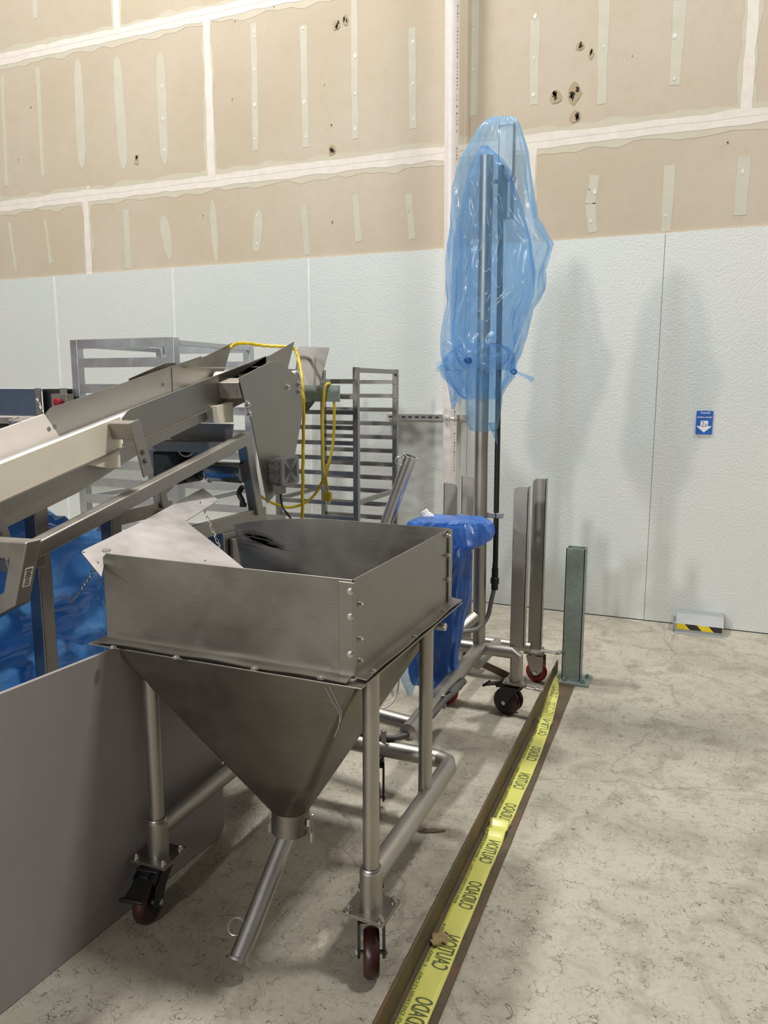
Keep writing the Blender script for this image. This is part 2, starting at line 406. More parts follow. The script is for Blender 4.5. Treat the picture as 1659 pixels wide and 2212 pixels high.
seams = [-8.9, -7.68, -6.46, -5.239, -4.005, -2.787, -1.565, -.335, .885, 2.105, 3.325, 4.545, 5.765, 6.95]
for i in range(len(seams)-1):
    struct(MB().box(seams[i]+.0015, seams[i+1]-.0015, WY, WY+.0115, .006, 2.44).build('trim_%d' % (i+1), PANEL, smooth=0), 'white pebbled wall panel')
n = len(seams)
for x in (-5.239, -4.005, -2.787):
    struct(MB().box(x-.012, x+.012, WY-.003, WY-.0003, .01, 2.438).build('trim_%d' % n, plain('joint_strip', lin(224, 226, 224), .35), smooth=0, bevel=.001), 'narrow white joint strip between wall panels'); n += 1
struct(MB().box(X0, X1, WY-.001, WY+.011, 0, .005).build('baseboard_back', DARK, smooth=0), 'dark gap at the foot of the wall panels')

# ------------------------------------------------------------------ wall services
t = thing('drain_pipe', 'tall white plastic pipe standing in front of the back wall', 'pipe', (-1.66, 5.08, 0))
pb = [(-1.655, 5.08, 0), (-1.652, 5.08, 1.2), (-1.676, 5.08, 4.0), (-1.69, 5.08, CEIL)]
MB().cyl((-1.685, 5.08, 4.9), (-1.686, 5.08, 5.02), .056, n=28).build('coupling', PVC, t)
pr = MB(); pr.tube(pb, .047, 28)
for k in range(150):
    z = .95+k*.021; x = -1.652-.0086*max(0, z-1.2)
    if random.random() < .8:
        a = math.radians(-28); c = Vector((x+.0473*math.cos(a), 5.08+.0473*math.sin(a), z)); tn = Vector((-math.sin(a), math.cos(a), 0))
        pr.obox(c, tn*random.uniform(.001, .004), Vector((0, 0, random.uniform(.003, .008))), Vector((math.cos(a), math.sin(a), 0))*.0004, 1)
pr.build('pipe_body', [PVC, plain('grey_print', (.12, .12, .13), .6)], t, smooth=40)
t = thing('strut_channel', 'galvanised slotted strut channel fixed across the white wall behind the pipe', 'strut', (-1.86, 5.16, 1.3))
m = MB(); m.box(-2.151, -1.558, 5.1495, 5.152, 1.284, 1.325); m.box(-2.151, -1.558, 5.15, 5.197, 1.284, 1.2865); m.box(-2.151, -1.558, 5.15, 5.197, 1.3225, 1.325)
for k in range(11):
    x = -2.12+k*.05; m.box(x-.014, x+.014, 5.1488, 5.1498, 1.299, 1.311, 1)
m.build('channel', [BRIGHT, DARK], t, smooth=0)
m = MB(); m.tube([(-1.652+.052*math.cos(a), 5.08+.052*math.sin(a), 1.305) for a in [k*math.pi/12 for k in range(24)]], .006, 6, closed=True)
m.box(-1.675, -1.64, 5.02, 5.035, 1.292, 1.318); m.build('pipe_clamp', BRIGHT, t)
MB().hexhead((-1.655, 5.02, 1.305), (0, -1, 0), .008, .01).build('bolt', BRIGHT, t)

# ------------------------------------------------------------------ text helper
def text_pts(s, bold=0.0):
    cu = bpy.data.curves.new('txt', 'FONT'); cu.body = s; cu.offset = bold; cu.resolution_u = 3
    o = bpy.data.objects.new('txt', cu); COL.objects.link(o)
    bpy.context.view_layer.update(); dg = bpy.context.evaluated_depsgraph_get()
    me = bpy.data.meshes.new_from_object(o.evaluated_get(dg))
    vs = [v.co.copy() for v in me.vertices]; fs = [list(p.vertices) for p in me.polygons]
    bpy.data.objects.remove(o); bpy.data.curves.remove(cu); bpy.data.meshes.remove(me)
    x0 = min(v.x for v in vs); x1 = max(v.x for v in vs); y0 = min(v.y for v in vs); y1 = max(v.y for v in vs)
    return [((v.x-x0)/(x1-x0), (v.y-y0)/(y1-y0)) for v in vs], fs
def put_text(mb, s, fn, bold=0.0, m=0):
    vs, fs = text_pts(s, bold); mb.add([fn(u, v) for u, v in vs], fs, m)

# sign
t = thing('wall_sign', 'small blue sign with white down arrow marked 20 on the white wall', 'sign', (-.046, 5.19, 1.3))
sx0, sx1, sz0, sz1, sy = -.094, .001, 1.228, 1.372, 5.191
MB().prism(fillet([(sx0, sy, sz0), (sx1, sy, sz0), (sx1, sy, sz1), (sx0, sy, sz1)], .006), (0, .005, 0)).build('plate', SIGNB, t, smooth=0)
fx = lambda u: sx0+(sx1-sx0)*u
fz = lambda v: sz0+(sz1-sz0)*v
m = MB(); m.prism([(fx(.28), sy-.0006, fz(.58)), (fx(.73), sy-.0006, fz(.58)), (fx(.73), sy-.0006, fz(.35)), (fx(.97), sy-.0006, fz(.35)), (fx(.505), sy-.0006, fz(.08)), (fx(.03), sy-.0006, fz(.35)), (fx(.28), sy-.0006, fz(.35))], (0, .0004, 0))
m.build('arrow', WHITEP, t, smooth=0)
m = MB(); T = lambda s, u0, u1, v0, v1, b: put_text(m, s, lambda u, v: (fx(u0+(u1-u0)*u), sy-.0009, fz(v0+(v1-v0)*v)), b)
T('Crane', .25, .66, .88, .955, .03); T('CONTROL / MONITOR', .05, .95, .70, .755, .03)
m.build('lettering', WHITEP, t, smooth=0)
m = MB(); c = Vector((fx(.75), sy-.0009, fz(.918))); m.tube([(c.x+.0055*math.cos(a), sy-.0009, c.z+.0055*math.sin(a)) for a in [k*math.pi/10 for k in range(20)]], .0014, 6, closed=True)
m.build('logo', WHITEP, t, smooth=0)
m = MB()
two = [(.36, .50), (.40, .545), (.46, .54), (.47, .49), (.42, .42), (.36, .35), (.45, .36), (.51, .345)]
m.tube(smoothpath([(fx(u), sy-.0018, fz(v)) for u, v in two], 4), .0009, 6)
m.tube([(fx(.61+.065*math.cos(a)), sy-.0018, fz(.40+.05*math.sin(a+.4))) for a in [k*math.pi/9 for k in range(18)]], .0009, 6, closed=True)
m.build('handwriting', STAMP, t)

# low guard box with hazard stripe
t = thing('floor_guard', 'low grey metal guard with yellow and black stripe at the foot of the wall', 'guard', (0, 5.1, 0))
gx0, gx1 = -.138, .143
m = MB(); m.prism([(gx0, 5.02, .0), (gx0, 5.02, .06), (gx0, 5.10, .105), (gx0, WY-.001, .105), (gx0, WY-.001, 0)], (gx1-gx0, 0, 0)); m.build('housing', plain('guard_grey', lin(158, 160, 158), .45, .3), t, smooth=0, bevel=.002)
m = MB(); m.box(gx0, gx1+.006, 4.995, 5.02, 0, .005); m.box(gx0-.012, gx0, 5.03, WY-.002, .01, .1); m.build('flange', plain('guard_grey_edge', lin(165, 167, 165), .45, .3), t, smooth=0, bevel=.001)
m = MB(); nx = 5
def gy(s): return 5.0194
cut = [0, .235, .5, .76, 1.0]; sl = .12
for k in range(4):
    a0, a1 = cut[k], cut[k+1]; s0 = sl if k > 0 else 0; s1 = sl if k < 3 else 0
    b = [(gx0+.012+(gx1-gx0-.02)*(a0-s0*.5), .058), (gx0+.012+(gx1-gx0-.02)*(a1-s1*.5), .058), (gx0+.012+(gx1-gx0-.02)*(a1+s1*.5), .024), (gx0+.012+(gx1-gx0-.02)*(a0+s0*.5), .024)]
    m.add([(x, 5.0192, z) for x, z in b], [(0, 1, 2, 3)], k % 2)
m.build('hazard_stripe', [plain('hazard_yellow', lin(228, 200, 30), .4), STAMP], t, smooth=0)
m = MB(); m.tube([(gx0-.003, 5.0, .0)]*1+[(gx0-.003, 5.0, .05)], .004, 8); 

# galvanised post
t = thing('guard_post', 'galvanised steel channel post bolted to the floor at the end of the curb', 'post', (-.59, 3.95, 0))
px0, px1, py0, py1, ph = -.643, -.548, 3.905, 3.985, .71
m = MB(); th = .006
m.box(px0, px1, py0, py0+th, .012, ph); m.box(px0, px1, py1-th, py1, .012, ph+.0); m.box(px1-th, px1, py0, py1, .012, ph)
m.box(px0, px0+th, py0, py0+.02, .012, ph); m.box(px0, px0+th, py1-.02, py1, .012, ph)
m.build('channel', GALV, t, smooth=0, bevel=.0015)
MB().box(-.70, -.50, 3.87, 4.03, 0, .012).build('base_plate', GALV, t, smooth=0, bevel=.002)
for x, y in ((-.53, 3.90), (-.52, 3.985), (-.625, 3.888)):
    MB().hexhead((x, y, .012), (0, 0, 1), .011, .014).build('anchor_bolt', GALV, t)

# ------------------------------------------------------------------ steel curb and caution tape
RUSTY = None
def mat_rust():
    m, nt, p = newmat('rusty_olive_steel'); v = coords(nt, (1, 1, 1)); a = noise_tex(nt, v, 9, 6, .7, .5); b = noise_tex(nt, v, 60, 4, .7)
    c = ramp(nt, a, [(.35, lin(84, 76, 55)), (.5, lin(92, 82, 62)), (.62, lin(110, 80, 60)), (.75, lin(92, 66, 52))])
    c = mixc(nt, ramp(nt, b, [(.3, (.5,)*3), (.5, (0, 0, 0))]), c, lin(60, 50, 40))
    nt.links.new(c, p.inputs['Base Color']); p.inputs['Metallic'].default_value = .25; p.inputs['Roughness'].default_value = .6
    bump(nt, p, b, .2, .002); return m
RUSTY = mat_rust()
cx = lambda y: -.622-.021*(y-1.5)
m = MB(); ya, yb = -.3, 3.98
for seg in range(1):
    A = [(cx(ya), ya), (cx(yb), yb)]
    m.prism([(cx(ya)-.008, ya, 0), (cx(ya), ya, 0), (cx(ya), ya, .085), (cx(ya)-.004, ya, .088), (cx(ya)-.008, ya, .085)], (cx(yb)-cx(ya), yb-ya, 0))
t = thing('steel_curb', 'long rusty angle iron curb running across the floor toward the wall', 'curb', (-.65, 2, 0))
m.build('upright', RUSTY, t, smooth=0)
m = MB(); m.prism([(cx(ya), ya, 0), (cx(ya)+.105, ya, 0), (cx(ya)+.105, ya, .006), (cx(ya)+.006, ya, .006), (cx(ya), ya, .012)], (cx(yb)-cx(ya), yb-ya, 0))
m.build('flange', RUSTY, t, smooth=0)
TAPE = plain('yellow_caution_tape', lin(206, 205, 105), .32, var=.05, scale=7, coat=.3)
TAPI = plain('olive_tape_print', lin(88, 98, 62), .5)
Lk = [(-.5, -.585), (1.517, -.612), (2.187, -.624), (2.916, -.637), (3.343, -.642), (3.68, -.672), (4.12, -.700)]
Rk = [(-.5, -.505), (1.548, -.538), (2.214, -.558), (2.945, -.568), (3.366, -.586), (3.70, -.618), (4.12, -.690)]
def itp(T, y):
    for (a, b), (c, d) in zip(T, T[1:]):
        if y <= c: return b+(d-b)*(y-a)/(c-a)
    return T[-1][1]
def tape(y0, y1, hump, texts, label, twist=False):
    def surf(y, v):
        x = itp(Lk, y)+(itp(Rk, y)-itp(Lk, y))*v
        z = .0085+.0012*math.sin(y*23+v*3)+.0006*math.sin(y*61)
        for hy, hw, hh in hump: z += hh*math.exp(-((y-hy)/hw)**2)
        if twist and y > 3.6: z += (y-3.6)*.10*(1-v)
        return Vector((x, y, z))
    tt = thing('caution_tape', label, 'tape', surf((y0+y1)/2, .5), 'caution tapes on the steel curb')
    k = int((y1-y0)/.012); m = MB(); vs = []
    for i in range(k+1):
        y = y0+(y1-y0)*i/k
        for j in range(7): vs.append(surf(y, j/6))
    m.add(vs, [(i*7+j, i*7+j+1, i*7+7+j+1, i*7+7+j) for i in range(k) for j in range(6)])
    o = m.build('strip', TAPE, tt, smooth=60); sm = o.modifiers.new('s', 'SOLIDIFY'); sm.thickness = .0006; sm.offset = -1
    for s, ys, ln, v0, v1, bold in texts:
        m = MB(); put_text(m, s, lambda u, v: surf(ys+ln*u, v0+(v1-v0)*v)+Vector((0, 0, .0007)), bold)
        m.build('lettering', TAPI, tt, smooth=0)
BIG = lambda s, y: (s, y, .133, .28, .92, .012)
SM = lambda y: [('BWS DISTRIBUTORS', y, .20, .04, .17, .01), ('1-800-862-3484', y+.225, .175, .04, .17, .01)]
tape(.2, 2.475, [(2.40, .022, .012), (2.458, .016, .02)], [BIG('CUIDADO', 1.00), BIG('CAUTION', 1.24), BIG('CUIDADO', 1.49), BIG('CAUTION', 1.730), BIG('CUIDADO', 1.985), BIG('CAUTION', 2.222)]+SM(1.02)+SM(1.50)+SM(1.995), 'yellow caution tape along the curb, the length nearest the camera')
tape(2.455, 3.37, [(3.30, .025, .012), (3.355, .02, .02)], [BIG('CUIDADO', 2.475), BIG('CAUTION', 2.72), BIG('CUIDADO', 2.965), BIG('CAUTION', 3.215)]+SM(2.49)+SM(2.975), 'yellow caution tape along the curb, the middle length between two folds')
tape(3.352, 4.06, [], [BIG('CUIDADO', 3.46), BIG('CUIDADO', 3.66)]+SM(3.47)[:1], 'yellow caution tape along the curb, twisted far length beside the galvanised post', True)

# ------------------------------------------------------------------ grey sheet panel in front of the covered machine
pd = Vector((.055, .87, 0)).normalized(); pn = Vector((pd.y, -pd.x, 0))
pA = Vector((-1.456, 2.05, 0))-pd*1.75; pB = Vector((-1.456, 2.05, 0))
poly = fillet([pA+Vector((0, 0, .002)), pB+Vector((0, 0, .002)), pB+Vector((0, 0, .80)), pA+Vector((0, 0, .80))], [0, .045, .03, 0], 6)
o = MB().prism(poly, -pn*.012).build('plastic_sheet', GREYP, smooth=0, bevel=.0015)
tag(o, 'large grey plastic sheet standing upright on the floor beside the hopper cart', 'panel')

# ------------------------------------------------------------------ hopper cart
t = thing('hopper_cart', 'wheeled stainless steel hopper on tubular legs with an angled outlet spout', 'hopper', (-1.1, 1.95, 0))
hx0, hx1, hy0, hy1, hz, ht = -1.52, -.76, 1.618, 2.36, .818, 1.064
th = .004
m = MB(); m.prism([(hx0, hy0, hz), (hx1, hy0, hz), (hx1, hy0, ht), (hx0+.012, hy0, ht), (hx0, hy0, ht-.012)], (0, th, 0)); m.build('front_panel', STEELV, t, smooth=0, bevel=.0008)
m = MB(); m.prism([(hx1, hy0, hz), (hx1, hy1, hz), (hx1, hy1, ht), (hx1, hy0, ht)], (-th, 0, 0)); m.build('side_panel', STEELV, t, smooth=0, bevel=.0008)
# back panel, its left end sprung forward
def backp(u, v):  # u 0 right .. 1 left, v 0 bottom 1 top; the top edge dips toward its free left end
    top = ht+.003*math.sin(u*math.pi*.9)-.045*max(0, (u-.45)/.55)**2.2
    x = hx1-u*(.790+.035*v); y = hy1-.004-.012*math.sin(u*math.pi)*v
    return Vector((x, y, hz+(top-hz)*v))
m = MB(); nu, nv = 36, 8; vs = []
for i in range(nu+1):
    for j in range(nv+1): vs.append(backp(i/nu, j/nv))
m.add(vs, [(i*(nv+1)+j, i*(nv+1)+j+1, (i+1)*(nv+1)+j+1, (i+1)*(nv+1)+j) for i in range(nu) for j in range(nv)])
o = m.build('back_panel', STEELV, t, smooth=0); s_ = o.modifiers.new('s', 'SOLIDIFY'); s_.thickness = .004
# corner angle and flanges
m = MB(); m.box(hx1-.038, hx1-.001, hy0-.0035, hy0-.0002, hz+.006, ht-.006); m.box(hx1-.002, hx1+.0035, hy0-.0035, hy0+.004, hz+.006, ht-.006); m.build('corner_strip', STEEL, t, smooth=0, bevel=.001)
m = MB(); m.box(hx1+.0002, hx1+.006, hy1-.03, hy1+.004, hz+.004, ht-.004); m.build('corner_strip', STEEL, t, smooth=0, bevel=.001)
def wavy_flange(name, p0, p1, out, z, wob):
    p0, p1, out = Vector(p0), Vector(p1), Vector(out); m = MB(); k = 40; vs = []
    for i in range(k+1):
        u = i/k; w = wob*(math.sin(u*math.pi*3)**2)*(1 if u < .98 else 0)+wob*.3*math.sin(u*17)
        for j in range(3):
            q = j/2; vs.append(p0+(p1-p0)*u+out*q+Vector((0, 0, z+(.004*(1-q)**2)+w*q)))
    m.add(vs, [(i*3+j, i*3+j+1, i*3+4+j, i*3+3+j) for i in range(k) for j in range(2)])
    o = m.build(name, STEEL, t, smooth=0); s_ = o.modifiers.new('s', 'SOLIDIFY'); s_.thickness = .003; s_.offset = -1; return o
wavy_flange('upper_flange', (hx0-.012, hy0, 0), (hx1-.004, hy0, 0), (0, -.034, 0), hz+.004, .003)
wavy_flange('upper_flange', (hx1, hy0+.0, 0), (hx1, hy1+.03, 0), (.034, 0, 0), hz+.004, .003)
fl = .036
m = MB()
for a, b in (((hx0-fl, hy0-fl), (hx1+fl, hy0+.03)), ((hx1-.03, hy0+.03), (hx1+fl, hy1+.03)), ((hx0-fl, hy1-.03), (hx1-.03, hy1+.03)), ((hx0-fl, hy0+.03), (hx0+.03, hy1-.03))):
    m.box(a[0], b[0], a[1], b[1], hz-.009, hz-.005)
m.build('lower_flange', STEEL, t, smooth=0, bevel=.001)
# funnel
oc = Vector((-1.028, 1.765, .345)); hw = .054
def rrect(x0, x1, y0, y1, z, r, n=6):
    out = []
    for cx_, cy_, a0 in ((x1-r, y1-r, 0), (x0+r, y1-r, 90), (x0+r, y0+r, 180), (x1-r, y0+r, 270)):
        for k in range(n+1):
            a = math.radians(a0+90*k/n); out.append((cx_+r*math.cos(a), cy_+r*math.sin(a), z))
    return out
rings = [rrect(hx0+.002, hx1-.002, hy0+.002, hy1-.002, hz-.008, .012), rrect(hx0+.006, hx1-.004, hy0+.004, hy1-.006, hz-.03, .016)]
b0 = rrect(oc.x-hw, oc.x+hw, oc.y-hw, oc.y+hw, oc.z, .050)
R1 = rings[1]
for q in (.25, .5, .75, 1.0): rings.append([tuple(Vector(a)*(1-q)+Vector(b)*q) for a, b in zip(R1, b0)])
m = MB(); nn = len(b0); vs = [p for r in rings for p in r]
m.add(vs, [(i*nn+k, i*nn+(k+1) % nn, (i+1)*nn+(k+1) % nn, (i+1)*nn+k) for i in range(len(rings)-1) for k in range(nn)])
o = m.build('funnel', metal('shaded_steel_sheet', (.215, .20, .175), .42, .16, (2, 2, 30)), t, smooth=35); s_ = o.modifiers.new('s', 'SOLIDIFY'); s_.thickness = .003  # panel steel darkened in colour, standing in for the dim floor it reflects
cd = Vector((-.03, .01, -1)).normalized()
c0 = oc+Vector((0, 0, .02)); c1 = c0+cd*.088
m = MB(); m.lathe(c0, cd, [(0, .050), (0, .054), (.088, .054), (.088, .050), (0, .050)], 36); m.build('outlet_collar', STEEL, t, smooth=40)
te = atz(513, 2078, .05); ts = c1+Vector((.004, .005, .02)); td = (te-ts).normalized(); tl_ = (te-ts).length
m = MB(); m.lathe(ts, td, [(0, .022), (0, .0255), (tl_-.006, .0255), (tl_-.006, .034), (tl_, .034), (tl_, .023), (0, .022)], 32); sp = m.build('spout', BRIGHT, t, smooth=40)
ring_c = aty(498, 2026, ts.y+td.y*tl_*.82); 
def ringhandle(base, d, side, r, parent, nm='ring_handle'):
    side = (side-d*side.dot(d)).normalized(); c = base+side*(.0235+r*.72)
    MB().tube([c+d*r*math.cos(a)+side*r*math.sin(a) for a in [k*math.pi/12 for k in range(24)]], .0022, 8, closed=True).build(nm, BRIGHT, parent)
ringhandle(ts+td*(tl_*.80), td, -rt, .021, sp)
def latch(c, nrm, parent):
    c = Vector(c); nrm = Vector(nrm).normalized(); tg = Vector((0, 0, 1)).cross(nrm).normalized()
    m = MB(); m.obox(c+nrm*.006+Vector((0, 0, .012)), nrm*.004, tg*.009, Vector((0, 0, .010)))
    m.tube(smoothpath([c+nrm*.008+Vector((0, 0, .03)), c+nrm*.018+Vector((0, 0, .036)), c+nrm*.024+Vector((0, 0, .026))], 4), .0018, 6)
    m.tube([c+nrm*.01+tg*.007+Vector((0, 0, .02)), c+nrm*.012+tg*.007+Vector((0, 0, -.022))], .0016, 6)
    m.tube([c+nrm*.01-tg*.007+Vector((0, 0, .02)), c+nrm*.012-tg*.007+Vector((0, 0, -.022))], .0016, 6)
    m.obox(c+nrm*.014+Vector((0, 0, -.032)), nrm*.003, tg*.007, Vector((.0, 0, .014)))
    m.build('latch', BRIGHT, parent)
cm = (c0+c1)/2
latch(cm+Vector((.053, .0, -.02)), (1, .1, 0), t); latch(cm+Vector((-.053, .0, -.02)), (-1, -.1, 0), t)
fpn = (Vector((-1.0, 1.711, .345))-Vector((-1.1, 1.622, .79))).cross(Vector((1, 0, 0)))
m = MB()
for q in ([(703, 1484), (718, 1515), (733, 1540), (731, 1570), (722, 1592)], [(712, 1482), (726, 1512), (737, 1538), (735, 1560)]):
    m.tube(smoothpath([on_plane(x, y, (-1.1, 1.6205, .79), fpn) for x, y in q], 5), .0009, 5)
m.build('scratch', plain('pale_scratch', (.45, .45, .44), .5), t)
m = MB()
for k in range(16):
    x0_ = random.uniform(516, 560); y0_ = random.uniform(1143, 1176); L_ = random.uniform(20, 75)
    q = [aty(x0_+L_*u, y0_+L_*u*.28+random.uniform(-1, 1), hy1-.024) for u in (0, .33, .66, 1)]
    w_ = random.uniform(.0015, .006)
    m.add([p+Vector((0, 0, w_*s_*(1-abs(2*i/3-1)**2+.15))) for i, p in enumerate(q) for s_ in (-1, 1)], [(2*i, 2*i+1, 2*i+3, 2*i+2) for i in range(3)])
m.build('smear', plain('dark_grease', (.03, .026, .02), .5), t, smooth=0)
# frame
RZ = .25
lx, rx, fy, ry = -1.413, -.747, 1.69, 2.36
LEGR = .0215; RR = .030
tubes = [('leg', [(rx, fy, RZ+.0), (rx, fy, hz-.01)], LEGR), ('leg', [(lx, fy-.03, RZ), (lx, fy-.03, hz-.01)], LEGR), ('leg', [(rx-.012, 2.135, RZ), (rx-.012, 2.135, hz-.01)], LEGR), ('leg', [(lx, 2.135, RZ), (lx, 2.135, hz-.01)], LEGR)]
for nme, pts, r in tubes: MB().tube(pts, r, 28).build(nme, TUBE, t)
MB().tube([(rx, fy, RZ), (rx, 2.33, RZ), (rx-.015, 2.365, RZ), (rx-.05, 2.38, RZ)], RR, 28).build('side_rail', TUBE, t)
MB().tube([(lx, fy-.03, RZ), (lx, 2.34, RZ), (lx+.015, 2.368, RZ), (lx+.05, 2.38, RZ)], RR, 28).build('side_rail', TUBE, t)
MB().tube([(lx+.04, 2.38, RZ), (rx-.04, 2.38, RZ)], RR, 28).build('cross_rail', TUBE, t)
MB().tube([(rx-.02, hy0+.06, hz-.03), (rx-.02, hy0+.09, hz-.03)], .012, 12).build('weld_tab', TUBE, t)
o = MB().cyl(atx(943, 1352, rx), atx(943, 1352, rx)+Vector((.03, 0, 0)), .012, n=20).build('pivot_boss', BRIGHT, t)
for x, y in ((rx, fy), (lx, fy-.03)):
    m = MB(); m.tube([(x, y, .168), (x, y, RZ+.022)], .0305, 32); m.tube([(x, y, RZ+.022), (x, y, RZ+.030)], [.0305, .0235], 32); m.build('leg_socket', TUBE, t)
    MB().tube([(x+.0245*math.cos(a), y+.0245*math.sin(a), RZ+.03) for a in [k*math.pi/12 for k in range(24)]], .0035, 6, closed=True).build('weld_bead', TUBE, t)

def wheel(m_parent, c, ax, R, w, tyre, name='wheel'):
    c, ax = Vector(c), Vector(ax).normalized(); o0 = c-ax*w/2
    prof = [(0, R*.55), (0, R*.80), (w*.06, R*.90), (w*.25, R*.99), (w*.5, R), (w*.75, R*.99), (w*.94, R*.90), (w, R*.80), (w, R*.55)]
    o = MB().lathe(o0, ax, prof, 40).build(name, tyre, m_parent, smooth=50)
    MB().lathe(o0, ax, [(w*.04, R*.60), (w*.0, R*.66), (w*.0, R*.80), (w*.1, R*.8), (w*.9, R*.8), (w*1.0, R*.80), (w*1.0, R*.66), (w*.96, R*.60)], 40).build('hub_ring', HUBG, m_parent, smooth=35)
    MB().lathe(o0, ax, [(w*.14, 0), (w*.14, R*.45), (w*.06, R*.62), (w*.94, R*.62), (w*.86, R*.45), (w*.86, 0)], 40).build('hub', DARK, m_parent, smooth=35)
    return o
def caster(parent, top, plate_z, yaw, R, w, tyre, fork_mat, trail=.03, plate=(.06, .055), brake=True, dual=0, bolts=True, body=True, plate_rot=0, pmat=None):
    """swivel caster: top = leg foot (x, y); yaw = rolling direction"""
    d = Vector((math.cos(yaw), math.sin(yaw), 0)); sd = Vector((-d.y, d.x, 0)); P = Vector((top[0], top[1], 0))
    wc = P-d*trail+Vector((0, 0, R)); pm = pmat or STEEL
    m = MB(); hw_ = (w/2+.008)+(dual/2)
    zt = plate_z-.008
    m.cyl(P+Vector((0, 0, zt)), P+Vector((0, 0, zt-.014)), .030, n=24)
    for s in (-1, 1):
        o_ = sd*s*hw_
        out = [P+d*.040+Vector((0, 0, zt-.012)), P-d*.052+Vector((0, 0, zt-.012)), wc-d*.040+Vector((0, 0, .018)), wc-d*.012+Vector((0, 0, -.014)), wc+d*.012+Vector((0, 0, -.012)), wc+d*.034+Vector((0, 0, .03))]
        m.prism([q+o_ for q in fillet(out, .008, 3)], sd*s*.007)
    m.obox(P-d*.004+Vector((0, 0, zt-.016)), d*.036, sd*(hw_+.004), Vector((0, 0, .004)))
    f = m.build('caster_fork', fork_mat, parent, smooth=35)
    m = MB(); e1 = Vector((math.cos(plate_rot), math.sin(plate_rot), 0)); e2 = Vector((-e1.y, e1.x, 0))
    m.obox(P+Vector((0, 0, plate_z-.0025)), e1*plate[0], e2*plate[1], Vector((0, 0, .0025))); m.obox(P+Vector((0, 0, plate_z-.0075)), e1*plate[0], e2*plate[1], Vector((0, 0, .002)))
    m.build('mounting_plate', pm, f, smooth=0, bevel=.001)
    if bolts:
        for a in (-1, 1):
            for b in (-1, 1):
                c = P+e1*(plate[0]-.014)*a+e2*(plate[1]-.014)*b+Vector((0, 0, plate_z))
                MB().hexhead(c, (0, 0, 1), .0075, .011).build('bolt', BRIGHT, f)
    if dual:
        for s in (-1, 1): wheel(f, wc+sd*s*dual/2, sd, R, w, tyre)
    else: wheel(f, wc, sd, R, w, tyre)
    m = MB(); m.cyl(wc-sd*(hw_+.012), wc+sd*(hw_+.012), .006, n=12); m.hexhead(wc+sd*(hw_+.005), sd, .010, .007); m.hexhead(wc-sd*(hw_+.005), -sd, .010, .007); m.build('axle_bolt', BRIGHT, f)
    if brake:
        b0_ = P-d*.050+Vector((0, 0, zt-.012)); sl = (-d*.95+Vector((0, 0, -.28))).normalized(); up_ = sl.cross(sd)
        if up_.z < 0: up_ = -up_
        m = MB(); m.obox(b0_+sl*.054, sl*.050, sd*.028, up_*.003); m.obox(b0_+sl*.106+up_*.002, sl*.005, sd*.036, up_*.006)
        m.obox(b0_+sl*.012+up_*.010, sl*.006, sd*.034, up_*.006); m.obox(b0_+sl*.005, sl*.03, sd*.012, up_*.010)
        for q in (-1, 1): m.obox(b0_+sl*.012+sd*q*.030, sl*.03, sd*.003, up_*.012)
        m.build('brake_pedal', fork_mat if brake is True else brake, f, bevel=.002)
    return f
caster(t, (rx, fy), .168, math.radians(-66), .0625, .042, RUBBER, BLK, trail=-.038, brake=True, plate_rot=math.radians(-2))
caster(t, (lx, fy-.03), .168, math.radians(100), .0640, .042, RUBBER, BLK, trail=.066, brake=True, plate_rot=math.radians(2))
caster(t, (-1.035, 2.38), .215, math.radians(114), .0615, .034, RUBBER, BLK, trail=.012, brake=False, plate=(.022, .022), bolts=False)
for px, py in ((757, 1277), (757, 1332), (757, 1413)): MB().hexhead(aty(px, py, hy0-.0035), (0, -1, 0), .0065, .006).build('bolt', BRIGHT, t)
for px, py in ((777, 1305), (777, 1380), (777, 1427)): MB().hexhead(atx(px, py, hx1), (1, 0, 0), .0055, .007).build('bolt', BRIGHT, t)
for py in (1157, 1200, 1252): MB().hexhead(atx(967, py, hx1+.006), (1, 0, 0), .0055, .007).build('bolt', BRIGHT, t)
for px, py in ((243, 1399), (380, 1421), (550, 1445), (694, 1465), (806, 1449), (895, 1375), (958, 1320)): MB().hexhead(atz(px, py, hz+.0055), (0, 0, 1), .0075, .004).build('bolt', BRIGHT, t)

# ------------------------------------------------------------------ aluminium chute plate with chains
A_, B_, C_ = atz(222, 1200, 1.045), atz(525, 1222, .975), atz(472, 1080, 1.085)
cn = (B_-A_).cross(C_-A_).normalized()
if cn.z < 0: cn = -cn
cp = lambda px, py: on_plane(px, py, A_, cn)
t = thing('chute_plate', 'scuffed silver aluminium plate with chains lying across the hopper opening', 'plate', tuple((A_+B_+C_)/3))
pts = [cp(174, 1191), cp(300, 1130), cp(438, 1054), cp(472, 1080), cp(401, 1126), cp(460, 1172), cp(528, 1228), cp(400, 1221), cp(300, 1211), cp(228, 1204), cp(219, 1246)]
rad = [.02, 0, .008, .006, .006, 0, 0, 0, 0, 0, 0]
m = MB(); m.prism(fillet(pts, rad, 5), -cn*.003)
for px, py in ((181, 1193), (435, 1060), (433, 1087), (443, 1211)):
    m.cyl(cp(px, py)+cn*.0002, cp(px, py)+cn*.0008, .0035, n=12, m=1)
m.build('sheet', [ALU, DARK], t, smooth=0)
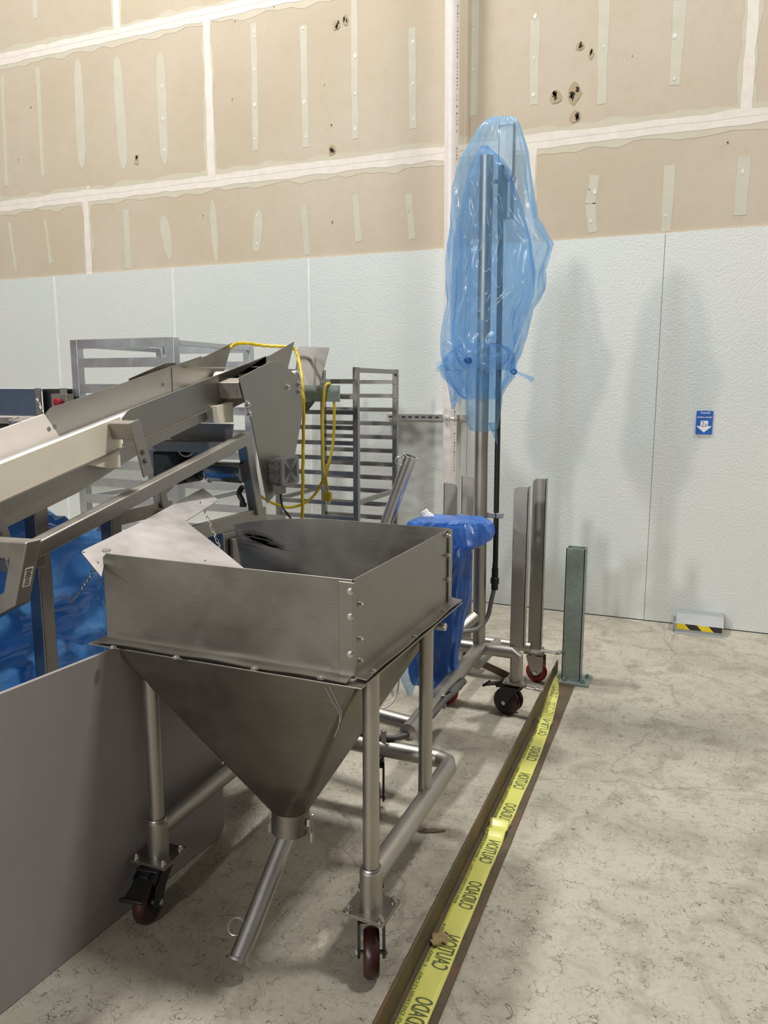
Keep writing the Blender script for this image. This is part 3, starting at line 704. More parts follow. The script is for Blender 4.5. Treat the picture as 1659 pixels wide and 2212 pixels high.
def chain(p0, p1, link, parent, sag=0.0, r=.0013):
    p0, p1 = Vector(p0), Vector(p1); L = (p1-p0).length; n_ = max(2, int(L/link)); m = MB()
    for i in range(n_):
        u = (i+.5)/n_; c = p0+(p1-p0)*u+Vector((0, 0, -sag*4*u*(1-u))); d = (p1-p0).normalized(); a, b = perp(d)
        s = a if i % 2 else b; h = link*.58; w = link*.2
        m.tube([c+d*(h*math.cos(q))*(1 if abs(math.cos(q)) < .99 else 1)+s*w*math.sin(q)*1.2 for q in [k*math.pi/7 for k in range(14)]], r, 6, closed=True)
    return m.build('chain', BRIGHT, parent)
chain(cp(433, 1085)+cn*.003, atz(476, 1186, .93), .022, t)
chain(cp(212, 1216)+cn*.004, atz(150, 1304, .80), .024, t, .01)
m = MB(); c = cp(229, 1193)+cn*.006; m.tube([c+rt*.012*math.cos(a)+up*.003*math.sin(a) for a in [k*math.pi/8 for k in range(16)]], .0015, 6, closed=True); m.build('clip', BRIGHT, t)

# ------------------------------------------------------------------ inclined conveyor
t = thing('incline_conveyor', 'inclined stainless steel conveyor with cream plastic side rails rising toward the wall', 'conveyor', (-2.07, 2.3, 0))
SL = .236; XN, XF = -1.90, -2.262      # slope, near and far belt side planes
XB, XG = -1.80, -2.36                 # outer faces of near and far frame beams
zr = lambda y: 1.415+SL*(y-2.155)     # top edge of the side rails
dirY = Vector((0, 1, SL)).normalized(); nrm = Vector((0, -SL, 1)).normalized()
def side(x, y0, y1, dz0, dz1, name, mat, thick=-.010, r=.012, cham=0.0):
    P = [(x, y0, zr(y0)+dz0), (x, y1, zr(y1)+dz0), (x, y1, zr(y1)+dz1), (x, y0+cham, zr(y0+cham)+dz1)]
    if cham: P.append((x, y0, zr(y0)+dz1-.02))
    return MB().prism(fillet(P, r, 3), (thick, 0, 0)).build(name, mat, t, smooth=0, bevel=.001)
side(XN, -.6, 2.148, -.108, 0, 'rail', HDPE, r=.008)
MB().prism([(XF, -.6, zr(-.6)-.108), (XF, 2.228, zr(2.228)-.108), (XF, 2.158, zr(2.158)), (XF, -.6, zr(-.6))], (-.010, 0, 0)).build('rail', HDPEW, t, smooth=0, bevel=.001)
side(XN, 2.155, 3.12, -.118, .012, 'side_plate', STEEL, thick=-.004, cham=.035, r=.004)
# far side plate: raked front end
P = [(XF, 2.234, zr(2.234)-.12), (XF, 3.13, zr(3.13)-.12), (XF, 3.13, zr(3.13)+.014), (XF, 2.185, zr(2.185)+.014), (XF, 2.161, zr(2.161)-.002)]
MB().prism(fillet(P, [.004, .004, .004, .012, .004], 4), (-.004, 0, 0)).build('side_plate', STEEL, t, smooth=0)
for px, py in ((353, 831), (438, 797), (119, 922)):
    c = atx(px, py, XF+.001); MB().lathe(c, (1, 0, 0), [(0, .0085), (.0015, .008), (.0015, .0035), (.0005, .0035), (.0005, 0)], 20).build('screw', HORNF, t, smooth=0)
c = atx(106, 927, XF+.001); MB().lathe(c, (1, 0, 0), [(0, .0085), (.0015, .008), (.0015, .0035), (.0005, .0035), (.0005, 0)], 20).build('screw', HORNF, t, smooth=0)
# belt and bed
m = MB(); m.prism([(XF, -.6, zr(-.6)-.100), (XF, 3.2, zr(3.2)-.100), (XF, 3.2, zr(3.2)-.106), (XF, -.6, zr(-.6)-.106)], (XN-XF-.011, 0, 0)); m.build('belt', plain('belt_white', (.7, .7, .68), .5), t, smooth=0)
for xx in (XN-.03, XF+.03):
    m = MB(); m.prism([(xx, -.6, zr(-.6)-.110), (xx, 3.1, zr(3.1)-.110), (xx, 3.1, zr(3.1)-(.150 if xx > -2 else .165)), (xx, 2.3, zr(2.3)-.165), (xx, 1.95, zr(1.95)-(.200 if xx > -2 else .165)), (xx, -.6, zr(-.6)-(.200 if xx > -2 else .165))], (.004 if xx == XN-.03 else -.004, 0, 0)); m.build('bed_channel', FRAME, t, smooth=0)
m = MB(); m.prism([(XN-.026, -.6, zr(-.6)-.106), (XN-.026, 3.1, zr(3.1)-.106), (XN-.026, 3.1, zr(3.1)-.112), (XN-.026, -.6, zr(-.6)-.112)], (.034, 0, 0)); m.build('bed_lip', FRAME, t, smooth=0)
m = MB(); m.prism([(XN-.034, -.6, zr(-.6)-.160), (XN-.034, 3.0, zr(3.0)-.160), (XN-.034, 3.0, zr(3.0)-.164), (XN-.034, -.6, zr(-.6)-.164)], (XF-XN+.066, 0, 0)); m.build('bed_pan', FRAME, t, smooth=0)
# plastic spacers and side brackets
def bracket(y):
    for sx, xo, xi in ((1, XB, XN), (-1, XG, XF)):
        b = Vector((xo, y, zr(y)-.002)); e = dirY*.0255; dn = Vector((0, .30, -1)).normalized()
        P = [b-e, b+e, b+e+dn*.198, b-e+dn*.198]
        MB().prism(fillet(P, [.006, .008, 0, 0], 3), (-.006*sx, 0, 0)).build('side_bracket', FRAME, t, smooth=0, bevel=.001)
        MB().prism([b-e*.9+dn*.004, b+e*.8+dn*.004, b+e*.8+dn*.062, b-e*.9+dn*.062], (xi-xo+.002*sx, 0, 0)).build('bracket_block', FRAME, t, smooth=0, bevel=.002)
        for q in (.112, .145): MB().hexhead(b+dn*q+Vector((.0005*sx, 0, 0)), (sx, 0, 0), .0085, .007).build('bolt', STEEL, t)
    MB().prism([(XN-.003, y-.12, zr(y-.12)-.116), (XN-.003, y+.035, zr(y+.035)-.116), (XN-.003, y+.035, zr(y)-.165), (XN-.003, y-.02, zr(y)-.165)], (XF-XN+.006, 0, 0)).build('spacer', HDPE, t, smooth=0)
bracket(2.103); bracket(1.493)
m = MB(); yy = 2.735
m.prism([(XB, yy-.002, zr(yy)-.02), (XB, yy+.08, zr(yy)+.0), (XB, yy+.08, zr(yy)-.07), (XB, yy+.01, zr(yy)-.085)], (XN-XB, 0, 0)); m.build('bracket_block', FRAME, t, smooth=0, bevel=.002)
MB().prism([(XN+.03, yy-.06, zr(yy)-.116), (XN+.03, yy+.06, zr(yy+.06)-.116), (XN+.03, yy+.06, zr(yy)-.185), (XN+.03, yy-.04, zr(yy)-.185)], (XF-XN-.03, 0, 0)).build('spacer', HDPE, t, smooth=0)
# frame beams, legs
zb = lambda y: 1.038+SL*.95*(y-1.652)
for xo, s in ((XB, -1), (XG, 1)):
    xc = xo+s*.024
    yl, zl = 2.885, .965
    MB().sq([(xc, 1.55, zb(1.55)), (xc, 2.80, zb(2.80)), (xc, yl, zl)], .048, .048, (1, 0, 0)).build('frame_beam', FRAME, t, smooth=0, bevel=.004)
    MB().sq([(xc, 2.15, .955), (xc, 2.95, .955)], .02, .062, (1, 0, 0)).build('lower_beam', FRAME, t, smooth=0, bevel=.003)
for xc in (-1.875, -2.30):
    xa = -1.935 if xc > -2 else -2.18
    MB().box(xa-.05, xa, 1.782, 1.834, 0, zr(1.8)-.165).build('leg', FRAME, t, smooth=0, bevel=.004)
    MB().box(xc-.025, xc+.025, 2.02, 2.07, 0, 1.10).build('leg', FRAME, t, smooth=0, bevel=.004)
    MB().box(xc-.025, xc+.025, 2.87, 2.92, 0, .95).build('leg', FRAME, t, smooth=0, bevel=.004)
MB().sq([(XG+.04, 2.68, zb(2.68)+.0), (XB-.04, 2.68, zb(2.68)+.0)], .045, .045, (0, 1, 0)).build('cross_member', FRAME, t, smooth=0, bevel=.003)
MB().sq([(XG+.04, 1.70, zb(1.70)-.05), (XB-.04, 1.70, zb(1.70)-.05)], .045, .045, (0, 1, 0)).build('cross_member', FRAME, t, smooth=0, bevel=.003)
# head plates
hp = [(2.732, 1.55), (2.975, 1.622), (3.053, 1.628), (3.249, 1.555), (3.266, 1.391), (3.184, 1.199), (3.0, 1.036), (2.930, 1.005), (2.90, 1.10), (2.824, 1.357), (2.768, 1.461)]
for x, s in ((XB+.006, 1), (XG-.006, -1)):
    h = MB().prism([(x, y, z) for y, z in hp], (-.005*s, 0, 0)).build('head_plate', STEEL, t, smooth=0, bevel=.0015)
    for px, py in ((621, 836), (645, 830), (646, 846), (534, 873), (537, 893)):
        c = atx(px, py, x); c.x = x; MB().hexhead(c, (s, 0, 0), .011, .009).build('bolt', BRIGHT, h)
m = MB(); m.box(XG, XB, 2.99, 3.05, 1.60, 1.604); m.build('head_cover', STEEL, t, smooth=0)
# inner discharge guides
MB().prism([(XN, 2.74, zr(2.74)-.10), (XN, 2.74, zr(2.74)+.008), (XN, 3.16, zr(3.16)+.008), (XN, 3.385, 1.733), (XN, 3.315, 1.60), (XN, 3.22, 1.52)], (-.003, 0, 0)).build('guide_plate', STEEL, t, smooth=0)
MB().prism([(XF, 2.9, zr(2.9)-.10), (XF, 2.9, zr(2.9)+.008), (XF, 3.16, zr(3.16)+.008), (XF, 3.385, 1.733), (XF, 3.315, 1.60), (XF, 3.22, 1.52)], (.003, 0, 0)).build('guide_plate', STEEL, t, smooth=0)
dy = 3.60; q = [aty(645, 748, dy), aty(711, 751, dy+.04), aty(690, 832, dy+.03), aty(703, 838, dy+.03), aty(657, 898, dy), aty(640, 890, dy), aty(638, 800, dy)]
MB().prism(fillet(q, [.008, 0, 0, 0, 0, 0, 0], 3), (0, .004, 0)).build('deflector', RACKD, t, smooth=0)
q0, q1 = aty(655, 832, 3.5), aty(734, 868, 3.5)
MB().box(q0.x-.25, q1.x, 3.49, 3.505, q1.z, q0.z).build('end_bracket', GALV, t, smooth=0, bevel=.001)
MB().box(q0.x-.2, q0.x+.06, 3.2, 3.49, q1.z, q1.z+.01).build('end_bracket', STEEL, t, smooth=0)
rc = aty(648, 815, 3.22); MB().cyl((XF+.02, rc.y, rc.z-.005), (XB-.01, rc.y, rc.z-.005), .034, n=32).build('head_roller', HDPE, t)
MB().lathe((XB-.008, rc.y, rc.z-.005), (1, 0, 0), [(0, .036), (.012, .036), (.012, .028), (.004, .026), (.004, 0)], 32).build('bearing', PVC, t)
# motor, gearbox
m0 = aty(452, 1018, 2.80); m1 = Vector((XB-.03, 2.80, m0.z-.002))
MB().lathe(m0, (1, 0, 0), [(0, 0), (0, .047), (.008, .049), (.012, .045), (m1.x-m0.x-.01, .045), (m1.x-m0.x, .040), (m1.x-m0.x, 0)], 40).build('motor', BLUEM, t, smooth=40)
MB().lathe(m0, (-1, 0, 0), [(0, 0), (0, .03), (.05, .034), (.05, .045), (.10, .055), (.14, .055), (.14, 0)], 28).build('motor_adapter', BLK, t, smooth=40)
g = MB().box(m0.x-.24, m0.x-.10, 2.72, 2.87, m0.z-.055, m0.z+.085).build('gearbox', DARK, t, smooth=0, bevel=.01, seg=3)
gc = aty(401, 968, 2.71)
MB().tube([(gc.x+.04*math.cos(a), 2.71, gc.z+.035*math.sin(a)) for a in [k*math.pi/12 for k in range(24)]], .0035, 8, closed=True).build('gasket_ring', PVC, g)
MB().prism([(XB-.06, 2.78, 1.36), (XG+.06, 2.78, 1.36), (XG+.06, 2.78, 1.16), (XB-.20, 2.78, 1.16), (XB-.08, 2.78, 1.26)], (0, .004, 0)).build('motor_plate', FRAME, t, smooth=0)
k0 = aty(525, 1080, 2.9)
m = MB(); m.tube(smoothpath([k0+Vector((0, 0, .06)), k0+Vector((-.02, 0, .03)), k0+Vector((-.005, 0, 0)), k0+Vector((.0, 0, -.02))], 5), .012, 12); m.cyl(k0+Vector((0, 0, -.012)), k0+Vector((0, 0, -.03)), .016, n=8); m.build('cable_gland', BLK, t)
# horn
hx, hya, hyb, hza, hzb = XB+.006, 2.935, 3.085, 1.083, 1.208
def octo(x, gr):
    ya_, yb_, za_, zb_ = hya-gr, hyb+gr, hza-gr, hzb+gr
    return fillet([(x, ya_, za_), (x, yb_, za_), (x, yb_, zb_), (x, ya_, zb_)], .018, 4)
m = MB(); r1, r2, r3 = octo(hx, -.012), octo(hx+.03, -.002), octo(hx+.06, -.004); k = len(r1)
m.add(r1+r2+r3, [(i, (i+1) % k, k+(i+1) % k, k+i) for i in range(k)]+[(k+i, k+(i+1) % k, 2*k+(i+1) % k, 2*k+i) for i in range(k)]+[tuple(range(k)), tuple(range(2*k, 3*k))])
for zz in (1.145, ): m.box(hx, hx+.058, hya-.004, hyb+.004, zz-.002, zz+.002)
hb = m.build('alarm_horn', HORN, t, smooth=30)
m = MB(); m.prism(octo(hx+.063, .001), (.012, 0, 0)); m.build('grille', HORNF, hb, smooth=0, bevel=.003)
m = MB(); yc, zc = (hya+hyb)/2, (hza+hzb)/2
for k, s in enumerate((.013, .022, .031, .040, .049)):
    for a in range(4):
        th0 = a*math.pi/2
        e = Vector((0, math.cos(th0), math.sin(th0))); f_ = Vector((0, -math.sin(th0), math.cos(th0)))
        m.obox(Vector((hx+.0755, yc, zc))+e*s, f_*(s*.72), e*.0022, Vector((.0005, 0, 0)))
m.box(hx+.075, hx+.076, yc-.004, yc+.004, zc-.004, zc+.004)
m.build('slot', STAMP, hb, smooth=0)
MB().box(hx+.015, hx+.05, hya+.03, hya+.075, hza-.04, hza+.004).build('cable_box', GHOSE, hb, smooth=0, bevel=.004)
cpth = [Vector((hx+.033, hya+.052, hza-.035)), aty(608, 1085, 3.0), aty(613, 1100, 3.0), aty(627, 1118, 2.98), aty(632, 1140, 2.95)]
MB().tube(smoothpath(cpth, 6), .005, 10).build('cable', BLK, hb)

# machine housing under the head
t = thing('machine_housing', 'stainless steel box housing under the conveyor head behind the chute plate', 'housing', (-1.85, 2.75, 0))
c = atz(484, 1153, .925)
MB().prism([(c.x-.22, c.y, 0), (c.x, c.y, 0), (c.x, c.y+.5, 0), (c.x-.22, c.y+.5, 0)], (0, 0, .925)).build('cabinet', STEEL, t, smooth=0, bevel=.004)
MB().box(c.x+.004, c.x+.024, c.y+.03, c.y+.42, .45, .90).build('door', STEEL, t, smooth=0, bevel=.004)
MB().box(c.x-.20, c.x-.03, c.y-.10, c.y-.01, .62, .86).build('control_box', STEEL, t, smooth=0, bevel=.003)

# bent square tube frame at the lower left
t = thing('tube_frame', 'pale satin square tube frame with a cut corner and a white sticker', 'frame', (-1.72, 1.5, 0))
yk = 1.47
K = [aty(-60, 1168, yk), aty(40, 1185, yk), aty(30, 1272, yk-.03)]
K.append(atx(-120, 1405, K[-1].x-.02))
K[0] = Vector((K[1].x-.5, yk, K[1].z)); 
fr_ = MB(); q = [aty(-150, 1172, yk), aty(55, 1186, yk), aty(36, 1290, yk), aty(-150, 1392, yk)]
fr_.sq(q, .050, .048, (0, 1, 0)); fr_.build('square_tube', FRAME, t, smooth=0, bevel=.004)
dd = (q[2]-q[1]).normalized(); nn_ = Vector((0, 1, 0)).cross(dd).normalized()
if nn_.x < 0: nn_ = -nn_
sc_ = (q[1]+q[2])/2+nn_*.0246
m = MB(); m.obox(sc_, dd*.028, Vector((0, .013, 0)), nn_*.0004); st_ = m.build('sticker', WHITEP, t, smooth=0); st_['label'] = 'white sticker with black print'
m = MB()
for k in range(9):
    m.obox(sc_+nn_*.0006+dd*(-.022+k*.0055), dd*random.uniform(.0008, .002), Vector((0, random.uniform(.006, .010), 0)), nn_*.0002)
m.build('print', STAMP, st_, smooth=0)

# ------------------------------------------------------------------ blue covered machine below the conveyor
def crumple(name, mat, label, cat, centre, fn, nu=110, nv=70, amp=.05, sc=3.0, parent=None, seedv=0):
    """closed draped film: fn(u, v) -> base point; displaced by ridged noise"""
    m = MB(); vs = []
    for i in range(nv+1):
        for j in range(nu):
            p, nr = fn(j/nu, i/nv)
            q = p*sc+Vector((seedv, 0, 0))
            d = (1-abs(noise.noise(q))*2)*.55+(1-abs(noise.noise(q*2.3))*2)*.3+noise.noise(q*5.5)*.25
            vs.append(p+nr*(d-.45)*amp)
    fs = [(i*nu+j, i*nu+(j+1) % nu, (i+1)*nu+(j+1) % nu, (i+1)*nu+j) for i in range(nv) for j in range(nu)]
    m.add(vs, fs); m.add([sum((vs[(nv)*nu+j] for j in range(nu)), Vector())/nu], [])
    top = len(vs); m.f += [[nv*nu+j, nv*nu+(j+1) % nu, top] for j in range(nu)]; m.mi += [0]*nu
    o = m.build(name, mat, parent, smooth=55)
    if parent is None: tag(o, label, cat)
    return o
def pile_fn(cxm, cym, hxm, hym, top):
    def fn(u, v):
        a = u*2*math.pi; ca, sa = math.cos(a), math.sin(a)
        e = .38; sx_ = math.copysign(abs(ca)**e, ca); sy_ = math.copysign(abs(sa)**e, sa)
        zt = min(1, v/.72); sh = 1-.06*zt
        if v > .72: sh = .94*math.cos((v-.72)/.28*math.pi/2*.96)
        x = cxm+hxm*sx_*sh; y = cym+hym*sy_*sh
        z = top(y)*(zt**.9*.93+(0 if v < .72 else .07*math.sin((v-.72)/.28*math.pi/2)))
        return Vector((x, y, max(.004, z))), Vector((ca, sa, .2 if v < .72 else 1)).normalized()
    return fn
def tp(y):
    return max(.75, 1.10-.1*max(0, y-1.95)/.30)
crumple('plastic_cover', FILM_PILE, 'blue plastic film draped over a machine under the inclined conveyor', 'plastic cover', None, pile_fn(-2.47, 1.74, .44, .66, tp), amp=.09, sc=4.2)

# horizontal conveyor at far left
t = thing('belt_conveyor', 'grey blue flat conveyor end with emergency stop behind the inclined conveyor', 'conveyor', (-3.5, 3.1, 0))
y_ = 3.1; za = aty(40, 840, y_).z; zb_ = aty(40, 897, y_).z; xe = aty(83, 860, y_).x
MB().box(-5.2, xe, y_, y_+.01, zb_, za).build('side_plate', plain('slate_blue_paint', lin(92, 104, 126), .35, .4), t, smooth=0, bevel=.001)
MB().box(-5.2, xe, y_+.01, y_+.42, za-.012, za+.002).build('belt', plain('belt_top', (.75, .76, .76), .4), t, smooth=0)
MB().box(-5.2, xe+.01, y_-.025, y_+.4, zb_-.045, zb_-.012).build('frame_bar', BRIGHT, t, smooth=0, bevel=.002)
MB().box(-5.2, xe, y_-.01, y_+.4, zb_-.012, zb_-.004).build('wear_strip', PVC, t, smooth=0)
MB().box(-5.2, -2.95, y_+.03, y_+.38, zb_-.13, zb_-.05).build('lower_frame', DARK, t, smooth=0)
pe = aty(145, 850, y_); MB().box(xe, pe.x, y_+.03, y_+.04, zb_-.02, za).build('end_plate', DARK, t, smooth=0)
MB().box(xe-.002, xe+.035, y_-.02, y_-.012, zb_-.02, za+.004).build('end_bracket', FRAME, t, smooth=0, bevel=.001)
MB().box(pe.x-.045, pe.x, y_-.005, y_+.003, za-.07, za+.004).build('end_bracket', FRAME, t, smooth=0, bevel=.001)
e0, e1_ = aty(110, 851, y_-.05), aty(142, 885, y_-.05)
bx = MB().box(e0.x, e1_.x+.01, y_-.05, y_, e1_.z-.03, e0.z).build('stop_box', FRAME, t, smooth=0, bevel=.002)
ec = aty(128, 869, y_-.06); MB().lathe((ec.x, y_-.05, ec.z), (0, -1, 0), [(0, .012), (.02, .012), (.02, .022), (.03, .022), (.036, .015), (.036, 0)], 24).build('stop_button', REDB, bx)
chain((xe+.02, y_-.03, za-.045), (xe+.055, y_-.03, zb_+.02), .02, t, 0, .002)

# ------------------------------------------------------------------ racks
def rack(name, label, x0, x1, y0, y1, H, levels, bar, mat, post=.030, side_levels=()):
    tt = thing(name, label, 'rack', ((x0+x1)/2, (y0+y1)/2, 0), None)
    for x in (x0, x1):
        for y in (y0, y1):
            MB().box(min(x, x+post*(1 if x == x0 else -1)), max(x, x+post*(1 if x == x0 else -1)), min(y, y+post*(1 if y == y0 else -1)), max(y, y+post*(1 if y == y0 else -1)), .10, H).build('post', mat, tt, smooth=0, bevel=.002)
            xx = x+(post/2 if x == x0 else -post/2); yy_ = y+(post/2 if y == y0 else -post/2)
            wheel(tt, (xx, yy_, .055), (0, 1, 0), .055, .025, BLK)
    for z in levels:
        MB().box(x0+post*.8, x1-post*.8, y0+.002, y0+bar[1], z-bar[0]/2, z+bar[0]/2).build('rail', mat, tt, smooth=0, bevel=.001)
        MB().box(x0+post*.8, x1-post*.8, y1-bar[1], y1-.002, z-bar[0]/2, z+bar[0]/2).build('rail', mat, tt, smooth=0, bevel=.001)
    for z in side_levels:
        for x in (x0, x1-.025):
            MB().box(x, x+.025, y0+post, y1-post, z-.0125, z+.0125).build('tie_bar', mat, tt, smooth=0, bevel=.002)
    return tt
rack('sheet_pan_rack', 'tall aluminium pan rack behind the inclined conveyor, left of the discharge head', -3.085, -2.43, 3.14, 3.86, 1.752, [1.73, 1.635, 1.505, 1.375, 1.245, 1.115, 1.02, .93, .80, .67, .54, .41, .28], (.046, .022), RACKM, .045, (1.728, .93, .28))
r2 = rack('sheet_pan_rack', 'dark steel pan rack standing between the conveyor head and the leaning steel pipe', -2.30, -1.775, 3.845, 4.443, 1.62, [1.545-.084*k for k in range(16)], (.024, .018), RACKD, .030, (1.605, .88, .25))
# ledge lips of the second rack
for k in range(16):
    z = 1.545-.084*k-.012
    MB().box(-2.27, -1.784, 3.863, 3.885, z, z+.002).build('ledge', RACKD, r2, smooth=0)
    MB().box(-2.27, -1.784, 4.403, 4.425, z, z+.002).build('ledge', RACKD, r2, smooth=0)

# ------------------------------------------------------------------ yellow extension cord
Yc = 3.46
t = thing('extension_cord', 'yellow extension cord looped over the conveyor head and end bracket', 'cord', (-1.8, 3.4, 1.2))
p1 = [atx(497, 752, XF+.02), atx(507, 744, XF+.03), aty(530, 741, 3.35), aty(565, 746, 3.4), aty(600, 748, 3.42), aty(628, 750, 3.44), aty(640, 760, 3.45), aty(648, 790, 3.40), aty(653, 830, 3.33), aty(656, 880, 3.30), aty(655, 960, 3.30), aty(654, 1040, 3.30), aty(653, 1130, 3.30), aty(653, 1180, 3.28)]
sw = smoothpath(p1, 10); sw = [p+Vector((.0012*math.sin(i*1.1), 0, .0012*math.cos(i*1.3))) for i, p in enumerate(sw)]
MB().tube(sw, .0082, 12).build('cable', YEL, t)
fy_, by_ = 3.475, 3.525
p2 = [aty(708, 1062, fy_), aty(703, 1030, fy_), aty(699, 1000, fy_), aty(698, 960, fy_), aty(697, 900, fy_), aty(700, 860, fy_), aty(703, 836, fy_), aty(709, 829, fy_+.01), aty(714, 833, by_), aty(721, 860, by_), aty(722, 900, by_), aty(720, 950, by_), aty(711, 1000, fy_+.02), aty(699, 1034, fy_+.02), aty(680, 1068, fy_-.02), aty(655, 1088, fy_-.08), aty(625, 1096, fy_-.12), aty(595, 1089, fy_-.18), aty(573, 1078, fy_-.25), aty(560, 1070, fy_-.3)]
MB().tube(smoothpath(p2, 10), .0072, 12).build('cable', YEL, t)
pc = aty(708, 1073, fy_)
pg = MB().obox(pc, rt*.018, Vector((0, .012, 0)), Vector((0, 0, .024))).build('plug', YEL, t, smooth=0, bevel=.004, seg=3)
m = MB()
for s in (-.009, .009): m.box(pc.x+s-.001, pc.x+s+.001, pc.y-.004, pc.y+.004, pc.z-.045, pc.z-.022)
m.cyl(pc+Vector((0, .004, -.022)), pc+Vector((0, .004, -.042)), .003, n=10); m.build('prong', BRIGHT, pg)

# ------------------------------------------------------------------ column lift
LY = 3.41; cxl = -.958; zc_ = .30
t = thing('column_lift', 'wheeled stainless column stand with four upright guides on swivel casters', 'lift', (-.95, 3.5, 0))
MB().tube([(cxl+.008, LY, zc_), (cxl, LY, 1.3), (cxl-.004, LY, 2.49)], .0295, 32).build('column', TUBE, t)
mb0, mb1 = aty(1077, 300, LY+.10), aty(1110, 300, LY+.10)
MB().box(mb0.x, mb1.x, LY+.10, LY+.14, 2.25, aty(1095, 262, LY+.10).z).build('mast_box', STEEL, t, smooth=0, bevel=.004)
MB().box(cxl, cxl+.10, LY+.10, LY+.11, 2.40, 2.42).build('mast_arm', STEEL, t, smooth=0, bevel=.003)
MB().tube([(-.945, LY, zc_), (-.93, 2.43, zc_)], .032, 32).build('base_tube', TUBE, t)
MB().tube([(-.945, 2.50, zc_), (-1.62, 2.62, zc_)], .028, 28).build('base_tube', TUBE, t)
for xr_, s in ((-.768, 1), (-1.13, -1)):
    MB().tube([(cxl, LY, zc_), (xr_-s*.018, LY, zc_), (xr_, LY, zc_-.012), (xr_, LY, .165)], .030, 32).build('outrigger', TUBE, t)
MB().tube([(cxl-.0, LY, .46), (cxl-.10, LY-.16, .36)], .028, 24).build('brace', TUBE, t)
MB().tube([(-1.14, 3.80, .20), (-.785, 3.80, .20)], .025, 24).build('rear_tube', TUBE, t)
MB().tube([(cxl, LY, .22), (cxl, 3.80, .20)], .028, 24).build('rear_tube', TUBE, t)
def guide(x, y, z0, z1, s):
    """angle-section upright; s = side of its flange"""
    w = .066; a = x-w/2; b = x+w/2
    m = MB(); tp_ = [(a, y, z0), (b, y, z0), (b, y, z1), (a, y, z1)] 
    r = [0, 0, 0, .032] if s > 0 else [0, 0, .032, 0]
    m.prism(fillet(tp_, r, 6), (0, .005, 0))
    xb = b-.005 if s > 0 else a
    m.box(xb, xb+.005, y-.0, y+.045, z0, z1); m.build('guide', TUBE, t, smooth=0, bevel=.0012)
guide(-.770, LY, .328, 1.075, 1); guide(-.768, 3.80, .19, 1.07, 1)
guide(-1.102, LY, .328, 1.075, -1); guide(-1.130, 3.78, .19, 1.07, -1)
caster(t, (-.768, LY), .165, math.radians(-12), .064, .028, RUBBER, BLK, trail=.036, dual=.042, brake=True, plate=(.052, .048), plate_rot=math.radians(-4))
caster(t, (-1.13, LY), .165, math.radians(200), .060, .026, REDW, BLK, trail=.02, dual=.040, brake=False, plate=(.052, .048))
caster(t, (-.775, 3.86), .165, math.radians(175), .055, .030, REDW, FRAME, trail=.012, brake=False, plate=(.050, .045))
caster(t, (-1.15, 3.86), .165, math.radians(120), .055, .030, REDW, FRAME, trail=.012, brake=False, plate=(.050, .045))
m = MB(); m.obox((-.70, 3.84, .175), (.05, -.01, .004), (.004, .018, 0), (0, 0, .003)); m.obox((-.645, 3.83, .182), (.014, -.003, .004), (.003, .020, 0), (0, 0, .007)); m.build('brake_pedal', BRIGHT, t, bevel=.002)
m = MB(); m.obox((-.695, LY-.02, .148), (.035, -.005, .0), (.003, .013, 0), (0, 0, .004)); m.obox((-.655, LY-.026, .150), (.016, -.002, 0), (.003, .015, 0), (0, 0, .007)); m.build('brake_pedal', BRIGHT, t, bevel=.003)
# black conduit and grey hose
ky = LY+.02; kx = -.889
m = MB(); m.tube([(kx+.004, ky, .70), (kx-.0, ky, 1.3), (kx-.012, ky, 2.45)], .0125, 16); co = m.build('conduit', BLK, t)
m = MB(); m.lathe((kx+.003, ky, .585), (0, 0, 1), [(0, .009), (0, .016), (.025, .016), (.03, .020), (.055, .020), (.06, .0155), (.10, .0155), (.105, .013), (.125, .013)], 24); m.build('conduit_fitting', BLK, co)
hp_ = [Vector((kx+.003, ky, .60)), aty(1061, 1300, ky), aty(1052, 1335, ky-.01), aty(1030, 1358, ky-.06), aty(1000, 1364, ky-.14), aty(975, 1362, ky-.2)]
MB().tube(smoothpath(hp_, 8), .0105, 14).build('hose', GHOSE, t)
MB().box(cxl+.025, kx+.035, ky-.012, ky+.012, .922, .948).build('conduit_clamp', BRIGHT, t, bevel=.003)
# cable along the base tube
bz = .335
h2 = [Vector((-.90, 2.98, .335)), Vector((-.895, 2.86, .342)), Vector((-.888, 2.70, .35)), Vector((-.885, 2.5, .335)), Vector((-.91, 2.36, .30)), Vector((-.98, 2.30, .27)), Vector((-1.08, 2.30, .26))]
h2 = [atz(1000, 1468, .30), atz(985, 1492, .31), atz(962, 1512, .31), atz(935, 1545, .30), atz(905, 1575, .29), atz(870, 1590, .29), atz(835, 1594, .29), atz(770, 1580, .29), atz(700, 1575, .29)]
MB().tube(smoothpath(h2, 8), .0105, 14).build('hose', DHOSE, t)
a_, b_ = atz(1002, 1472, .305), atz(972, 1500, .312)
MB().tube([a_, a_*.7+b_*.3, a_*.65+b_*.35, a_*.3+b_*.7, a_*.25+b_*.75, b_], [.013, .013, .016, .016, .013, .013], 16).build('conduit_fitting', DHOSE, t)
for px, py in ((958, 1513), (829, 1590)):
    c = atz(px, py, .30); m = MB(); m.obox(c+Vector((0, 0, -.005)), (.010, 0, 0), (0, .004, 0), (0, 0, .028)); m.hexhead(c+Vector((0, 0, .02)), (0, 0, 1), .006, .008); m.build('cable_clamp', BRIGHT, t, bevel=.001)

